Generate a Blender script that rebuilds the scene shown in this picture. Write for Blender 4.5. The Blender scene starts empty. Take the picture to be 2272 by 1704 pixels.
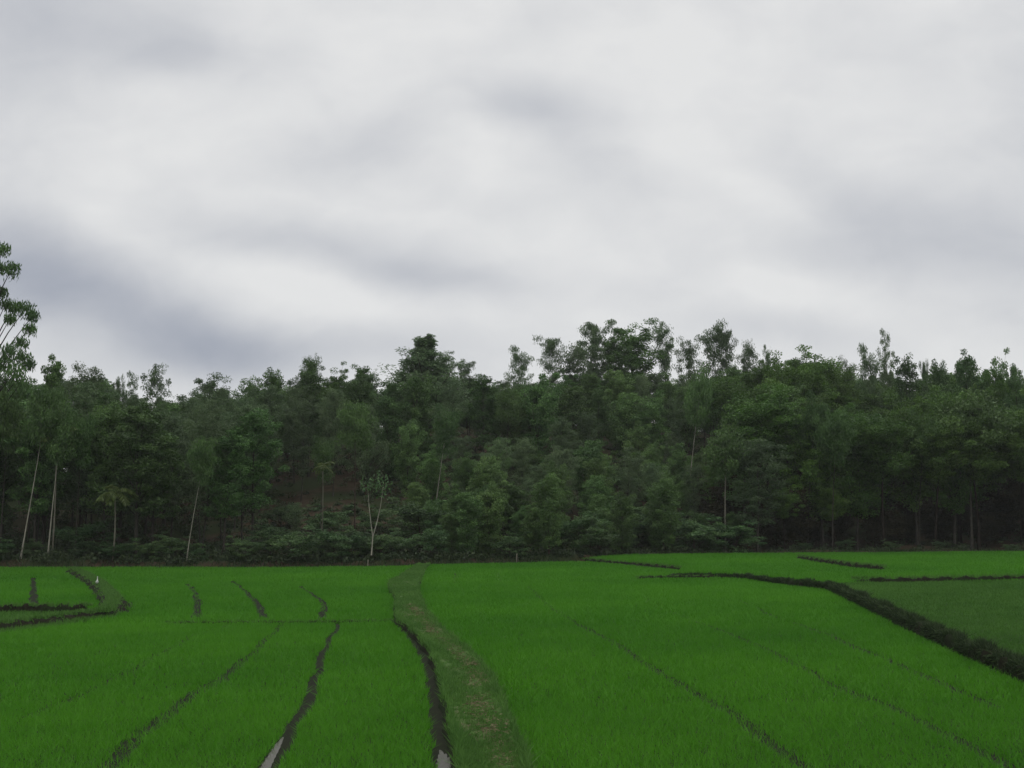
import bpy, math, random
import numpy as np
from mathutils import Vector

random.seed(7)
RNG = np.random.default_rng(7)
scene = bpy.context.scene
COL = scene.collection

# ------------------------------------------------------------------ camera
CH = 4.5                                   # camera height above the paddies
FPX = 2272 * 35.0 / 36.0                   # focal length in photo pixels
PITCH = math.atan((1130 - 852) / FPX)
SP, CP = math.sin(PITCH), math.cos(PITCH)
cam_d = bpy.data.cameras.new("camera")
cam_d.lens = 35.0
cam_d.sensor_width = 36.0
cam_d.clip_start = 0.1
cam_d.clip_end = 6000.0
cam = bpy.data.objects.new("camera", cam_d)
cam.location = (0, 0, CH)
cam.rotation_euler = (math.pi / 2 + PITCH, 0, 0)
COL.objects.link(cam)
scene.camera = cam


def ray(px, py):
    a = (px - 1136.0) / FPX
    b = (852.0 - py) / FPX
    return a, CP - b * SP, SP + b * CP


def G(px, py, z=0.0):                      # photo pixel -> point on the level z
    dx, dy, dz = ray(px, py)
    t = (z - CH) / dz
    return (dx * t, dy * t, z)


def at(px, py, Y):                         # photo pixel -> point at distance Y
    dx, dy, dz = ray(px, py)
    t = Y / dy
    return (dx * t, Y, CH + dz * t)


def pix(X, Y, Z):                          # point -> photo pixel (numpy)
    fz = Y * CP + (Z - CH) * SP
    uz = -Y * SP + (Z - CH) * CP
    return 1136 + FPX * X / fz, 852 - FPX * uz / fz


# ------------------------------------------------------------------ colour, light
scene.view_settings.view_transform = 'Standard'
scene.view_settings.look = 'None'
scene.view_settings.exposure = 0.0
scene.view_settings.gamma = 1.0
scene.cycles.max_bounces = 6
scene.cycles.diffuse_bounces = 3
scene.cycles.glossy_bounces = 2
scene.cycles.transmission_bounces = 3
scene.cycles.transparent_max_bounces = 4
scene.cycles.caustics_reflective = False
scene.cycles.caustics_refractive = False

SUN_EL, SUN_AZ = math.radians(62), math.radians(150)
sun_d = bpy.data.lights.new("sun", 'SUN')
sun_d.energy = 0.5
sun_d.angle = math.radians(25)
sun_d.color = (1.0, 0.97, 0.92)
sun = bpy.data.objects.new("sun", sun_d)
sv = Vector((math.sin(SUN_AZ) * math.cos(SUN_EL), math.cos(SUN_AZ) * math.cos(SUN_EL), math.sin(SUN_EL)))
sun.rotation_euler = sv.to_track_quat('Z', 'Y').to_euler()
sun.location = (0, 0, 60)
COL.objects.link(sun)

world = bpy.data.worlds.new("World")
scene.world = world
world.use_nodes = True
wn, wl = world.node_tree.nodes, world.node_tree.links
wn.clear()


def mk(tree, kind, **kw):
    n = tree.nodes.new(kind)
    for k, v in kw.items():
        setattr(n, k, v)
    return n


def build_sky():
    T = world.node_tree

    def math_(op, a, b=None, clamp=False):
        n = mk(T, 'ShaderNodeMath', operation=op)
        n.use_clamp = clamp
        for i, v in enumerate((a, b)):
            if v is None:
                continue
            if isinstance(v, (int, float)):
                n.inputs[i].default_value = v
            else:
                T.links.new(v, n.inputs[i])
        return n.outputs[0]

    tc = mk(T, 'ShaderNodeTexCoord')
    sep = mk(T, 'ShaderNodeSeparateXYZ')
    T.links.new(tc.outputs['Generated'], sep.inputs[0])
    yc = math_('MAXIMUM', sep.outputs[1], 0.05)
    u = math_('DIVIDE', sep.outputs[0], yc)
    v = math_('DIVIDE', sep.outputs[2], yc)
    uv = mk(T, 'ShaderNodeCombineXYZ')
    T.links.new(u, uv.inputs[0])
    T.links.new(v, uv.inputs[1])
    # cloud drift: warp the directions a little
    nz = mk(T, 'ShaderNodeTexNoise')
    nz.inputs['Scale'].default_value = 5.5
    nz.inputs['Detail'].default_value = 6.0
    nz.inputs['Roughness'].default_value = 0.52
    T.links.new(uv.outputs[0], nz.inputs['Vector'])
    off = mk(T, 'ShaderNodeVectorMath', operation='SUBTRACT')
    T.links.new(nz.outputs['Color'], off.inputs[0])
    off.inputs[1].default_value = (0.5, 0.5, 0.5)
    offs = mk(T, 'ShaderNodeVectorMath', operation='MULTIPLY')
    T.links.new(off.outputs[0], offs.inputs[0])
    offs.inputs[1].default_value = (0.085, 0.055, 0.0)
    wv = mk(T, 'ShaderNodeVectorMath', operation='ADD')
    T.links.new(uv.outputs[0], wv.inputs[0])
    T.links.new(offs.outputs[0], wv.inputs[1])
    blobs = [
        # px, py, rx, ry, tilt (deg, clockwise), darkness
        (190, 665, 560, 165, 17, .85), (40, 560, 260, 150, 20, .30), (430, 740, 330, 80, 14, .25),
        (760, 570, 520, 90, 12, .48), (470, 525, 210, 60, 10, .18), (960, 620, 260, 45, 3, .22),
        (730, 345, 250, 95, -5, .34), (880, 260, 170, 80, -40, .15),
        (1180, 235, 215, 80, 2, .50), (1310, 360, 270, 130, 25, .24), (1390, 255, 120, 50, 0, .10),
        (660, 120, 150, 55, 10, .20), (1050, 420, 300, 60, 15, .10),
        (90, 20, 620, 210, 10, .52), (390, 115, 260, 95, 15, .34), (60, 130, 200, 120, 0, .12),
        (2130, 550, 480, 165, 5, .52), (1850, 400, 260, 90, 22, .28), (1740, 560, 260, 70, 0, .18),
        (1720, 735, 300, 70, 0, .32), (2150, 740, 280, 80, 0, .14),
        (780, 785, 520, 75, 0, .48), (430, 800, 360, 110, 0, .28), (1250, 640, 400, 80, 3, .10),
        (-40, 350, 330, 420, 0, .22), (2330, 250, 330, 620, 0, .26),
        (650, 645, 340, 80, 8, -.26), (700, 70, 260, 100, 0, -.12), (470, 230, 300, 150, 10, -.10),
        (1450, 150, 360, 130, 10, -.12), (1850, 655, 420, 75, 0, -.12), (950, 380, 260, 70, 8, -.10),
        (1480, 330, 260, 90, 12, -.10), (300, 480, 330, 70, 8, -.12), (1700, 430, 200, 70, 20, -.10),
    ]
    total = None
    for (px, py, rx, ry, rot, amp) in blobs:
        dx, dy, dz = ray(px, py)
        m = mk(T, 'ShaderNodeMapping', vector_type='TEXTURE')
        m.inputs['Location'].default_value = (dx / dy, dz / dy, 0)
        m.inputs['Rotation'].default_value = (0, 0, math.radians(-rot))
        m.inputs['Scale'].default_value = (1.25 * rx / FPX, 1.3 * ry / FPX, 1)
        T.links.new(wv.outputs[0], m.inputs[0])
        g = mk(T, 'ShaderNodeTexGradient', gradient_type='SPHERICAL')
        T.links.new(m.outputs[0], g.inputs[0])
        s = mk(T, 'ShaderNodeMapRange', interpolation_type='SMOOTHSTEP')
        s.inputs['To Max'].default_value = amp * (0.66 if amp > .4 else .64)
        T.links.new(g.outputs['Fac'], s.inputs['Value'])
        total = s.outputs[0] if total is None else math_('ADD', total, s.outputs[0])
    mp = mk(T, 'ShaderNodeMapping')
    mp.inputs['Rotation'].default_value = (0, 0, math.radians(14))
    mp.inputs['Scale'].default_value = (2.6, 5.0, 1)
    T.links.new(wv.outputs[0], mp.inputs[0])
    fb = mk(T, 'ShaderNodeTexNoise')
    fb.inputs['Scale'].default_value = 2.2
    fb.inputs['Detail'].default_value = 7.0
    fb.inputs['Roughness'].default_value = 0.52
    T.links.new(mp.outputs[0], fb.inputs['Vector'])
    f2 = mk(T, 'ShaderNodeTexNoise')
    f2.inputs['Scale'].default_value = 9.0
    f2.inputs['Detail'].default_value = 8.0
    f2.inputs['Roughness'].default_value = 0.55
    f2.inputs['Distortion'].default_value = 0.4
    mp2 = mk(T, 'ShaderNodeMapping')
    mp2.inputs['Scale'].default_value = (1.0, 1.7, 1)
    T.links.new(wv.outputs[0], mp2.inputs[0])
    T.links.new(mp2.outputs[0], f2.inputs['Vector'])
    streak = math_('ADD', math_('MULTIPLY', math_('SUBTRACT', fb.outputs['Fac'], 0.5), 0.24), math_('MULTIPLY', math_('SUBTRACT', f2.outputs['Fac'], 0.5), 0.38))
    dark = math_('ADD', math_('ADD', total, streak), 0.08, clamp=True)
    mix = mk(T, 'ShaderNodeMix', data_type='RGBA')
    mix.inputs[6].default_value = (0.800, 0.803, 0.800, 1)
    mix.inputs[7].default_value = (0.300, 0.328, 0.402, 1)
    T.links.new(dark, mix.inputs[0])
    # an overcast sky is brightest overhead
    zen = mk(T, 'ShaderNodeMapRange', interpolation_type='SMOOTHSTEP')
    zen.inputs['From Min'].default_value = 0.50
    zen.inputs['From Max'].default_value = 0.95
    zen.inputs['To Min'].default_value = 1.0
    zen.inputs['To Max'].default_value = 2.0
    T.links.new(sep.outputs[2], zen.inputs['Value'])
    bgc = mk(T, 'ShaderNodeBackground')
    T.links.new(mix.outputs[2], bgc.inputs['Color'])
    T.links.new(zen.outputs[0], bgc.inputs['Strength'])
    sky = mk(T, 'ShaderNodeTexSky')
    sky.sky_type = 'NISHITA'
    sky.sun_disc = False
    sky.sun_elevation = SUN_EL
    sky.sun_rotation = SUN_AZ
    bgs = mk(T, 'ShaderNodeBackground')
    bgs.inputs['Strength'].default_value = 0.1
    T.links.new(sky.outputs[0], bgs.inputs['Color'])
    ms = mk(T, 'ShaderNodeMixShader')
    ms.inputs[0].default_value = 0.95            # cloud cover
    T.links.new(bgs.outputs[0], ms.inputs[1])
    T.links.new(bgc.outputs[0], ms.inputs[2])
    out = mk(T, 'ShaderNodeOutputWorld')
    T.links.new(ms.outputs[0], out.inputs['Surface'])


build_sky()
world.cycles.sampling_method = 'MANUAL'
world.cycles.sample_map_resolution = 512


# ------------------------------------------------------------------ materials
def base_mat(name):
    m = bpy.data.materials.new(name)
    m.use_nodes = True
    m.node_tree.nodes.clear()
    return m, m.node_tree


def leaf_mat(name, lo, hi, trans=0.25, rough=0.55, var=0.22, spec=0.25, patch=0.0):
    """Foliage: colour runs from lo to hi with the leaf's own tint; each plant varies a little."""
    m, T = base_mat(name)
    a = mk(T, 'ShaderNodeAttribute', attribute_name='tint')
    mix = mk(T, 'ShaderNodeMix', data_type='RGBA')
    mix.inputs[6].default_value = (*lo, 1)
    mix.inputs[7].default_value = (*hi, 1)
    T.links.new(a.outputs['Fac'], mix.inputs[0])
    oi = mk(T, 'ShaderNodeObjectInfo')
    hsv = mk(T, 'ShaderNodeHueSaturation')
    mr = mk(T, 'ShaderNodeMapRange')
    mr.inputs['To Min'].default_value = 1 - var
    mr.inputs['To Max'].default_value = 1 + var
    T.links.new(oi.outputs['Random'], mr.inputs['Value'])
    T.links.new(mr.outputs[0], hsv.inputs['Value'])
    w = mk(T, 'ShaderNodeTexWhiteNoise', noise_dimensions='1D')
    T.links.new(oi.outputs['Random'], w.inputs['W'])
    mh = mk(T, 'ShaderNodeMapRange')
    mh.inputs['To Min'].default_value = 0.5 - 0.035 * var
    mh.inputs['To Max'].default_value = 0.5 + 0.035 * var
    T.links.new(w.outputs['Value'], mh.inputs['Value'])
    T.links.new(mh.outputs[0], hsv.inputs['Hue'])
    T.links.new(mix.outputs[2], hsv.inputs['Color'])
    col = hsv.outputs[0]
    p = mk(T, 'ShaderNodeBsdfPrincipled')
    p.inputs['Roughness'].default_value = rough
    p.inputs['Specular IOR Level'].default_value = spec
    T.links.new(col, p.inputs['Base Color'])
    tr = mk(T, 'ShaderNodeBsdfTranslucent')
    T.links.new(col, tr.inputs['Color'])
    ms = mk(T, 'ShaderNodeMixShader')
    ms.inputs[0].default_value = trans
    T.links.new(p.outputs[0], ms.inputs[1])
    T.links.new(tr.outputs[0], ms.inputs[2])
    out = mk(T, 'ShaderNodeOutputMaterial')
    T.links.new(ms.outputs[0], out.inputs['Surface'])
    return m


def noise_mat(name, c1, c2, scale=3.0, rough=0.8, spec=0.3, stretch=(1, 1, 1), bump=0.3, c3=None, scale3=0.4, obj=False):
    m, T = base_mat(name)
    tc = mk(T, 'ShaderNodeTexCoord')
    mp = mk(T, 'ShaderNodeMapping')
    mp.inputs['Scale'].default_value = stretch
    T.links.new(tc.outputs['Object'], mp.inputs[0])
    n = mk(T, 'ShaderNodeTexNoise')
    n.inputs['Scale'].default_value = scale
    n.inputs['Detail'].default_value = 6
    n.inputs['Roughness'].default_value = 0.65
    T.links.new(mp.outputs[0], n.inputs['Vector'])
    r = mk(T, 'ShaderNodeMapRange')
    r.inputs['From Min'].default_value = 0.35
    r.inputs['From Max'].default_value = 0.65
    T.links.new(n.outputs['Fac'], r.inputs['Value'])
    mix = mk(T, 'ShaderNodeMix', data_type='RGBA')
    mix.inputs[6].default_value = (*c1, 1)
    mix.inputs[7].default_value = (*c2, 1)
    T.links.new(r.outputs[0], mix.inputs[0])
    col = mix.outputs[2]
    if c3 is not None:
        n3 = mk(T, 'ShaderNodeTexNoise')
        n3.inputs['Scale'].default_value = scale3
        n3.inputs['Detail'].default_value = 4
        T.links.new(tc.outputs['Object'], n3.inputs['Vector'])
        r3 = mk(T, 'ShaderNodeMapRange')
        r3.inputs['From Min'].default_value = 0.45
        r3.inputs['From Max'].default_value = 0.6
        T.links.new(n3.outputs['Fac'], r3.inputs['Value'])
        m3 = mk(T, 'ShaderNodeMix', data_type='RGBA')
        m3.inputs[7].default_value = (*c3, 1)
        T.links.new(r3.outputs[0], m3.inputs[0])
        T.links.new(col, m3.inputs[6])
        col = m3.outputs[2]
    p = mk(T, 'ShaderNodeBsdfPrincipled')
    p.inputs['Roughness'].default_value = rough
    p.inputs['Specular IOR Level'].default_value = spec
    T.links.new(col, p.inputs['Base Color'])
    if bump:
        b = mk(T, 'ShaderNodeBump')
        b.inputs['Strength'].default_value = bump
        b.inputs['Distance'].default_value = 0.05
        T.links.new(n.outputs['Fac'], b.inputs['Height'])
        T.links.new(b.outputs[0], p.inputs['Normal'])
    out = mk(T, 'ShaderNodeOutputMaterial')
    T.links.new(p.outputs[0], out.inputs['Surface'])
    return m


M = {}
M['mud'] = noise_mat('wet_mud', (0.006, 0.0085, 0.003), (0.013, 0.016, 0.006), 2.5, 0.9, 0.12)
M['hill'] = noise_mat('forest_floor', (0.022, 0.016, 0.009), (0.050, 0.035, 0.021), 1.3, 0.95, 0.1, c3=(0.02, 0.028, 0.010), scale3=0.16)
M['earth'] = noise_mat('bank_earth', (0.007, 0.008, 0.004), (0.016, 0.015, 0.008), 4.0, 0.95, 0.08, c3=(0.012, 0.018, 0.007), scale3=0.8)
M['path'] = noise_mat('path_turf', (0.040, 0.090, 0.020), (0.068, 0.120, 0.030), 5.0, 0.95, 0.1, c3=(0.078, 0.090, 0.038), scale3=1.1)
M['rice'] = leaf_mat('rice_leaf', (0.047, 0.190, 0.009), (0.089, 0.288, 0.014), 0.38, 0.6, 0.0, 0.2)
M['dull'] = leaf_mat('dull_grass', (0.046, 0.130, 0.020), (0.082, 0.195, 0.032), 0.3, 0.7, 0.0, 0.15)
M['bank_grass'] = leaf_mat('bank_grass', (0.055, 0.138, 0.026), (0.106, 0.222, 0.045), 0.3, 0.7, 0.0, 0.15)
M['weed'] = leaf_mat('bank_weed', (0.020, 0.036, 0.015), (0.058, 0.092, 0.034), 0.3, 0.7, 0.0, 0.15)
M['straw'] = leaf_mat('dry_straw', (0.10, 0.085, 0.045), (0.22, 0.19, 0.11), 0.2, 0.8, 0.0, 0.1)
M['acacia'] = leaf_mat('acacia_leaf', (0.044, 0.092, 0.028), (0.094, 0.178, 0.046), 0.28, 0.55, 0.30)
M['broad'] = leaf_mat('broad_leaf', (0.044, 0.100, 0.020), (0.105, 0.205, 0.034), 0.32, 0.5, 0.25)
M['euc'] = leaf_mat('eucalyptus_leaf', (0.066, 0.110, 0.050), (0.128, 0.192, 0.082), 0.40, 0.5, 0.22)
M['conic'] = leaf_mat('dusky_leaf', (0.044, 0.064, 0.038), (0.085, 0.112, 0.058), 0.22, 0.6, 0.22)
M['shrub'] = leaf_mat('shrub_leaf', (0.040, 0.086, 0.032), (0.092, 0.160, 0.052), 0.28, 0.55, 0.35)
M['bushy'] = leaf_mat('bushy_leaf', (0.056, 0.112, 0.034), (0.116, 0.208, 0.056), 0.3, 0.6, 0.32)
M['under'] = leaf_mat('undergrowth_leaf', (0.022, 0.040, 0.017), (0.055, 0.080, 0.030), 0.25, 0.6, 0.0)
M['palm'] = leaf_mat('palm_leaf', (0.045, 0.074, 0.016), (0.092, 0.130, 0.030), 0.3, 0.45, 0.15)
M['pale_bark'] = noise_mat('pale_bark', (0.15, 0.145, 0.115), (0.32, 0.31, 0.25), 2.0, 0.8, 0.2, (3, 3, 0.6), 0.2)
M['grey_bark'] = noise_mat('grey_bark', (0.022, 0.020, 0.016), (0.055, 0.050, 0.040), 3.0, 0.9, 0.15, (3, 3, 0.7), 0.3)
M['brown_bark'] = noise_mat('brown_bark', (0.030, 0.020, 0.015), (0.065, 0.044, 0.033), 3.0, 0.9, 0.15, (3, 3, 0.7), 0.3)
M['palm_bark'] = noise_mat('palm_bark', (0.07, 0.068, 0.05), (0.16, 0.155, 0.12), 2.0, 0.85, 0.15, (3, 3, 0.6), 0.2)
M['shaded_bark'] = noise_mat('shaded_bark', (0.010, 0.008, 0.006), (0.026, 0.020, 0.015), 3.0, 0.95, 0.08, (3, 3, 0.7), 0.3)  # gloom under the canopy put into the bark colour
M['thicket'] = leaf_mat('shaded_dry_leaf', (0.016, 0.018, 0.008), (0.040, 0.034, 0.014), 0.2, 0.8, 0.25, 0.1)  # brown dry leaf, darkened further to carry the wood's interior shade
M['wood'] = noise_mat('weathered_wood', (0.14, 0.13, 0.10), (0.28, 0.26, 0.21), 8.0, 0.9, 0.1, (3, 3, 0.6), 0.2)
M['white'] = noise_mat('white_feather', (0.72, 0.72, 0.70), (0.82, 0.82, 0.80), 9.0, 0.7, 0.2, bump=0.1)
M['beak'] = noise_mat('dark_beak', (0.03, 0.028, 0.02), (0.06, 0.05, 0.03), 9.0, 0.5, 0.3, bump=0.0)


def water_mat():
    m, T = base_mat('paddy_water')
    tc = mk(T, 'ShaderNodeTexCoord')
    n = mk(T, 'ShaderNodeTexNoise')
    n.inputs['Scale'].default_value = 5.0
    n.inputs['Detail'].default_value = 3.0
    T.links.new(tc.outputs['Object'], n.inputs['Vector'])
    b = mk(T, 'ShaderNodeBump')
    b.inputs['Strength'].default_value = 0.12
    b.inputs['Distance'].default_value = 0.02
    T.links.new(n.outputs['Fac'], b.inputs['Height'])
    p = mk(T, 'ShaderNodeBsdfPrincipled')
    p.inputs['Base Color'].default_value = (0.05, 0.048, 0.032, 1)
    p.inputs['Roughness'].default_value = 0.16
    p.inputs['IOR'].default_value = 1.26
    p.inputs['Specular IOR Level'].default_value = 0.3
    T.links.new(b.outputs[0], p.inputs['Normal'])
    out = mk(T, 'ShaderNodeOutputMaterial')
    T.links.new(p.outputs[0], out.inputs['Surface'])
    return m


M['water'] = water_mat()


# ------------------------------------------------------------------ mesh helpers
def mesh_np(name, V, F, mat, tint=None, smooth=False):
    """V (n,3), F (m,k) arrays -> mesh data; tint is one number per vertex."""
    V = np.asarray(V, dtype=np.float32)
    F = np.asarray(F, dtype=np.int32)
    me = bpy.data.meshes.new(name)
    m, k = F.shape
    me.vertices.add(len(V))
    me.vertices.foreach_set('co', V.ravel())
    me.loops.add(m * k)
    me.loops.foreach_set('vertex_index', F.ravel())
    me.polygons.add(m)
    me.polygons.foreach_set('loop_start', np.arange(0, m * k, k, dtype=np.int32))
    if smooth:
        me.polygons.foreach_set('use_smooth', np.ones(m, dtype=bool))
    me.materials.append(mat)
    if tint is not None:
        a = me.attributes.new('tint', 'FLOAT', 'POINT')
        a.data.foreach_set('value', np.asarray(tint, dtype=np.float32))
    me.update(calc_edges=True)
    return me


def link(name, data, parent=None):
    o = bpy.data.objects.new(name, data)
    COL.objects.link(o)
    if parent is not None:
        o.parent = parent
    return o


def tag(o, label=None, cat=None, group=None, kind=None):
    if label:
        o['label'] = label
    if cat:
        o['category'] = cat
    if group:
        o['group'] = group
    if kind:
        o['kind'] = kind
    return o


def cat_quads(parts):
    Vs, Fs, off = [], [], 0
    for V, F in parts:
        Vs.append(V)
        Fs.append(F + off)
        off += len(V)
    return np.concatenate(Vs), np.concatenate(Fs)


def tube(P, R, sides=6):
    P = np.asarray(P, float)
    n = len(P)
    T = np.gradient(P, axis=0)
    T /= np.linalg.norm(T, axis=1)[:, None] + 1e-9
    ref = np.array([0.13, 0.97, 0.2])
    A = np.cross(T, ref)
    A /= np.linalg.norm(A, axis=1)[:, None] + 1e-9
    B = np.cross(T, A)
    th = np.linspace(0, 2 * math.pi, sides, endpoint=False)
    R = np.asarray(R, float)
    V = P[:, None, :] + R[:, None, None] * (np.cos(th)[None, :, None] * A[:, None, :] + np.sin(th)[None, :, None] * B[:, None, :])
    V = V.reshape(-1, 3)
    F = []
    for i in range(n - 1):
        for j in range(sides):
            k = (j + 1) % sides
            F.append((i * sides + j, i * sides + k, (i + 1) * sides + k, (i + 1) * sides + j))
    return V, np.array(F)


def unit(a):
    return a / (np.linalg.norm(a, axis=-1, keepdims=True) + 1e-9)


def leaves(C, axis, L, W, rng):
    """Diamond leaves at C along axis."""
    n = len(C)
    axis = unit(axis)
    r = unit(rng.normal(size=(n, 3)))
    b = unit(np.cross(axis, r))
    L = np.asarray(L).reshape(-1, 1) * np.ones((n, 1))
    W = np.asarray(W).reshape(-1, 1) * np.ones((n, 1))
    nrm = np.cross(axis, b)
    V = np.stack([C - axis * L / 2, C + b * W / 2 + nrm * W * .2, C + axis * L / 2, C - b * W / 2 + nrm * W * .2], axis=1).reshape(-1, 3)
    F = np.arange(n * 4).reshape(n, 4)
    return V, F


# ------------------------------------------------------------------ terrain
EDGE = np.array([G(px, py)[:2] for px, py in [(-700, 1264), (-200, 1263), (0, 1262), (300, 1262), (600, 1262), (880, 1259), (950, 1255),
                                              (1150, 1251), (1300, 1248), (1380, 1241), (1700, 1237), (2272, 1233), (2700, 1232), (3200, 1232)]])


def edgeY(X):
    return np.interp(X, EDGE[:, 0], EDGE[:, 1])


def sstep(t):
    t = np.clip(t, 0, 1)
    return t * t * (3 - 2 * t)


HU = [-1.2, -0.55, -0.40, -0.28, -0.12, 0.02, 0.12, 0.25, 0.36, 0.55, 1.2]
HH = [8.0, 9.0, 8.5, 10.5, 15.5, 17.0, 18.5, 16.0, 12.5, 9.5, 8.0]


def in_poly(X, Y, poly):
    inside = np.zeros(X.shape, bool)
    n = len(poly)
    for i in range(n):
        x1, y1 = poly[i][0], poly[i][1]
        x2, y2 = poly[(i + 1) % n][0], poly[(i + 1) % n][1]
        c = ((y1 > Y) != (y2 > Y))
        if c.any():
            xi = (x2 - x1) * (Y - y1) / (y2 - y1 + 1e-12) + x1
            inside ^= c & (X < xi)
    return inside


def seg_dist(X, Y, line):
    """Distance to a polyline and the parameter 0..1 along it."""
    best = np.full(X.shape, 1e9)
    tp = np.zeros(X.shape)
    n = len(line) - 1
    for i in range(n):
        ax, ay = line[i][0], line[i][1]
        bx, by = line[i + 1][0], line[i + 1][1]
        dx, dy = bx - ax, by - ay
        t = np.clip(((X - ax) * dx + (Y - ay) * dy) / (dx * dx + dy * dy + 1e-12), 0, 1)
        d = np.hypot(X - ax - t * dx, Y - ay - t * dy)
        m = d < best
        best[m] = d[m]
        tp[m] = (i + t[m]) / n
    return best, tp


def PL(pts, z=0.0):
    return [G(px, py, z) for px, py in pts]


RZ = 0.32                                  # level of the raised fields
DIKE = PL([(1500, 1284), (1575, 1284), (1640, 1286), (1740, 1300), (1836, 1312), (1900, 1343), (2026, 1405), (2120, 1449), (2200, 1484), (2272, 1515), (2420, 1585), (2700, 1730)])
RAISED = PL([(1290, 1247), (1400, 1257), (1520, 1268)]) + DIKE + PL([(3300, 1730), (3300, 1225), (1700, 1225)])


def zt(X, Y, inset=0.0):
    X = np.asarray(X, float)
    Y = np.asarray(Y, float)
    d = Y - edgeY(X)
    u = X / np.maximum(Y, 20)
    H = np.interp(u, HU, HH)
    z = 0.55 * sstep(d / 1.6) * (1 - 0.4 * sstep((X - 8) / 10)) + H * sstep((d - 2.5) / 72)
    z = z + sstep(d / 4) * (0.25 * np.sin(X * .43 + Y * .21) + 0.2 * np.sin(X * .19 - Y * .37))
    ra = in_poly(X, Y, RAISED)
    if inset:
        ra &= seg_dist(X, Y, DIKE)[0] > inset
    return z + np.where(ra, RZ * (1 - sstep(d / 3)), 0.0)


def build_ground():
    xs = np.concatenate([[-1500, -900, -500, -300, -200, -150, -120, -100, -90], np.arange(-82, 82.01, 0.4), [90, 100, 120, 150, 200, 300, 500, 900, 1500]])
    ys = np.concatenate([[-600, -200, -60, -20, 0, 6], np.arange(10, 106, 0.4), np.arange(106, 200, 1.5), [205, 230, 260, 320, 420, 600, 900, 1500]])
    XX, YY = np.meshgrid(xs, ys, indexing='ij')
    ZZ = zt(XX, YY, 0.5)
    V = np.stack([XX, YY, ZZ], -1).reshape(-1, 3)
    nx, ny = XX.shape
    i, j = np.meshgrid(np.arange(nx - 1), np.arange(ny - 1), indexing='ij')
    a = (i * ny + j).ravel()
    F = np.stack([a, a + ny, a + ny + 1, a + 1], -1)
    cx, cy = XX[:-1, :-1].ravel(), YY[:-1, :-1].ravel()
    forest = cy > edgeY(cx) - 0.2
    for nm, mask, mat, lab in (('ground', ~forest, M['mud'], 'wet brown mud floor of the flooded paddies'),
                               ('hill', forest, M['hill'], 'leaf strewn wooded slope rising behind the paddies')):
        f = F[mask]
        used, inv = np.unique(f, return_inverse=True)
        o = link(nm, mesh_np(nm, V[used], inv.reshape(f.shape), mat, smooth=True))
        tag(o, lab, None, None, 'structure')


build_ground()


# ------------------------------------------------------------------ path, banks, furrows, water
PATH_L = [(1034, 1760), (1024, 1704), (1015, 1672), (1000, 1614), (989, 1555), (977, 1497), (966, 1465), (951, 1436), (926, 1408), (901, 1385), (882, 1374), (876, 1350),
          (880, 1325), (866, 1306), (862, 1292), (880, 1282), (904, 1268), (917, 1259)]
PATH_R = [(1215, 1760), (1192, 1704), (1180, 1672), (1155, 1614), (1127, 1555), (1102, 1497), (1066, 1458), (1038, 1434), (1000, 1405), (974, 1380), (950, 1350), (938, 1325),
          (932, 1306), (934, 1292), (938, 1282), (943, 1268), (948, 1257)]


def resample(line, n):
    P = np.array(line, float)
    s = np.concatenate([[0], np.cumsum(np.linalg.norm(np.diff(P, axis=0), axis=1))])
    t = np.linspace(0, s[-1], n)
    return np.stack([np.interp(t, s, P[:, k]) for k in range(P.shape[1])], -1)


def by_y(line, ys):
    P = np.array(line, float)
    o = np.argsort(P[:, 1])
    return np.interp(ys, P[o, 1], P[o, 0])


PZ = 0.22
ys_path = np.concatenate([np.arange(15.5, 40, 0.25), np.arange(40, 80.2, 0.5)])
lx = by_y([G(*p, PZ) for p in PATH_L], ys_path)
rx_ = by_y([G(*p, PZ) for p in PATH_R], ys_path)


def wob(x, k=1.0, ph=0.0):
    return (np.sin(x * 1.7 * k + ph) + 0.6 * np.sin(x * 3.9 * k + 1.3 + ph * 2) + 0.4 * np.sin(x * 8.3 * k + 2.1 + ph)) / 2.0


lx = lx + 0.06 * wob(ys_path, 1.2)
rx_ = rx_ - 0.10 + 0.06 * wob(ys_path, 1.4, 2.0)


def grid_strip(name, rows, mat, lab, side=None, ns=4):
    R = np.array(rows)                      # (n, k, 3)
    n, k = R.shape[:2]
    i, j = np.meshgrid(np.arange(n - 1), np.arange(k - 1), indexing='ij')
    a = (i * k + j).ravel()
    F = np.stack([a, a + 1, a + k + 1, a + k], -1)
    me = mesh_np(name, R.reshape(-1, 3), F, mat, smooth=True)
    if side is not None:
        me.materials.append(side)
        me.polygons.foreach_set('material_index', ((j < ns) | (j >= k - 1 - ns)).ravel().astype(np.int32))
    o = link(name, me)
    tag(o, lab, None, None, 'structure')
    return o


rows = []
for y, a, b in zip(ys_path, lx, rx_):
    w = b - a
    prof = [(-0.10, -0.12), (-0.05, 0.06), (-0.02, 0.15), (0.02, .20)] + [(t, 0.22 + 0.02 * math.sin(7 * t + y * .9) + 0.025 * random.uniform(-1, 1)) for t in np.linspace(.1, .9, 9)] + \
           [(0.98, .20), (1.02, .14), (1.05, .05), (1.10, -.12)]
    rows.append([(a + (t * w if 0 <= t <= 1 else (t * 1.6 if t < 0 else w + (t - 1) * 1.6)), y, z + 0.015 * random.uniform(-1, 1)) for t, z in prof])
grid_strip('path', rows, M['path'], 'raised grassy footpath curving between the paddies toward the forest', M['earth'], 3)

DITCH = PL([(876, 1378), (889, 1385), (912, 1408), (934, 1436), (952, 1465), (963, 1497), (974, 1555), (983, 1614), (990, 1672), (994, 1704), (998, 1760)])

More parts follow.
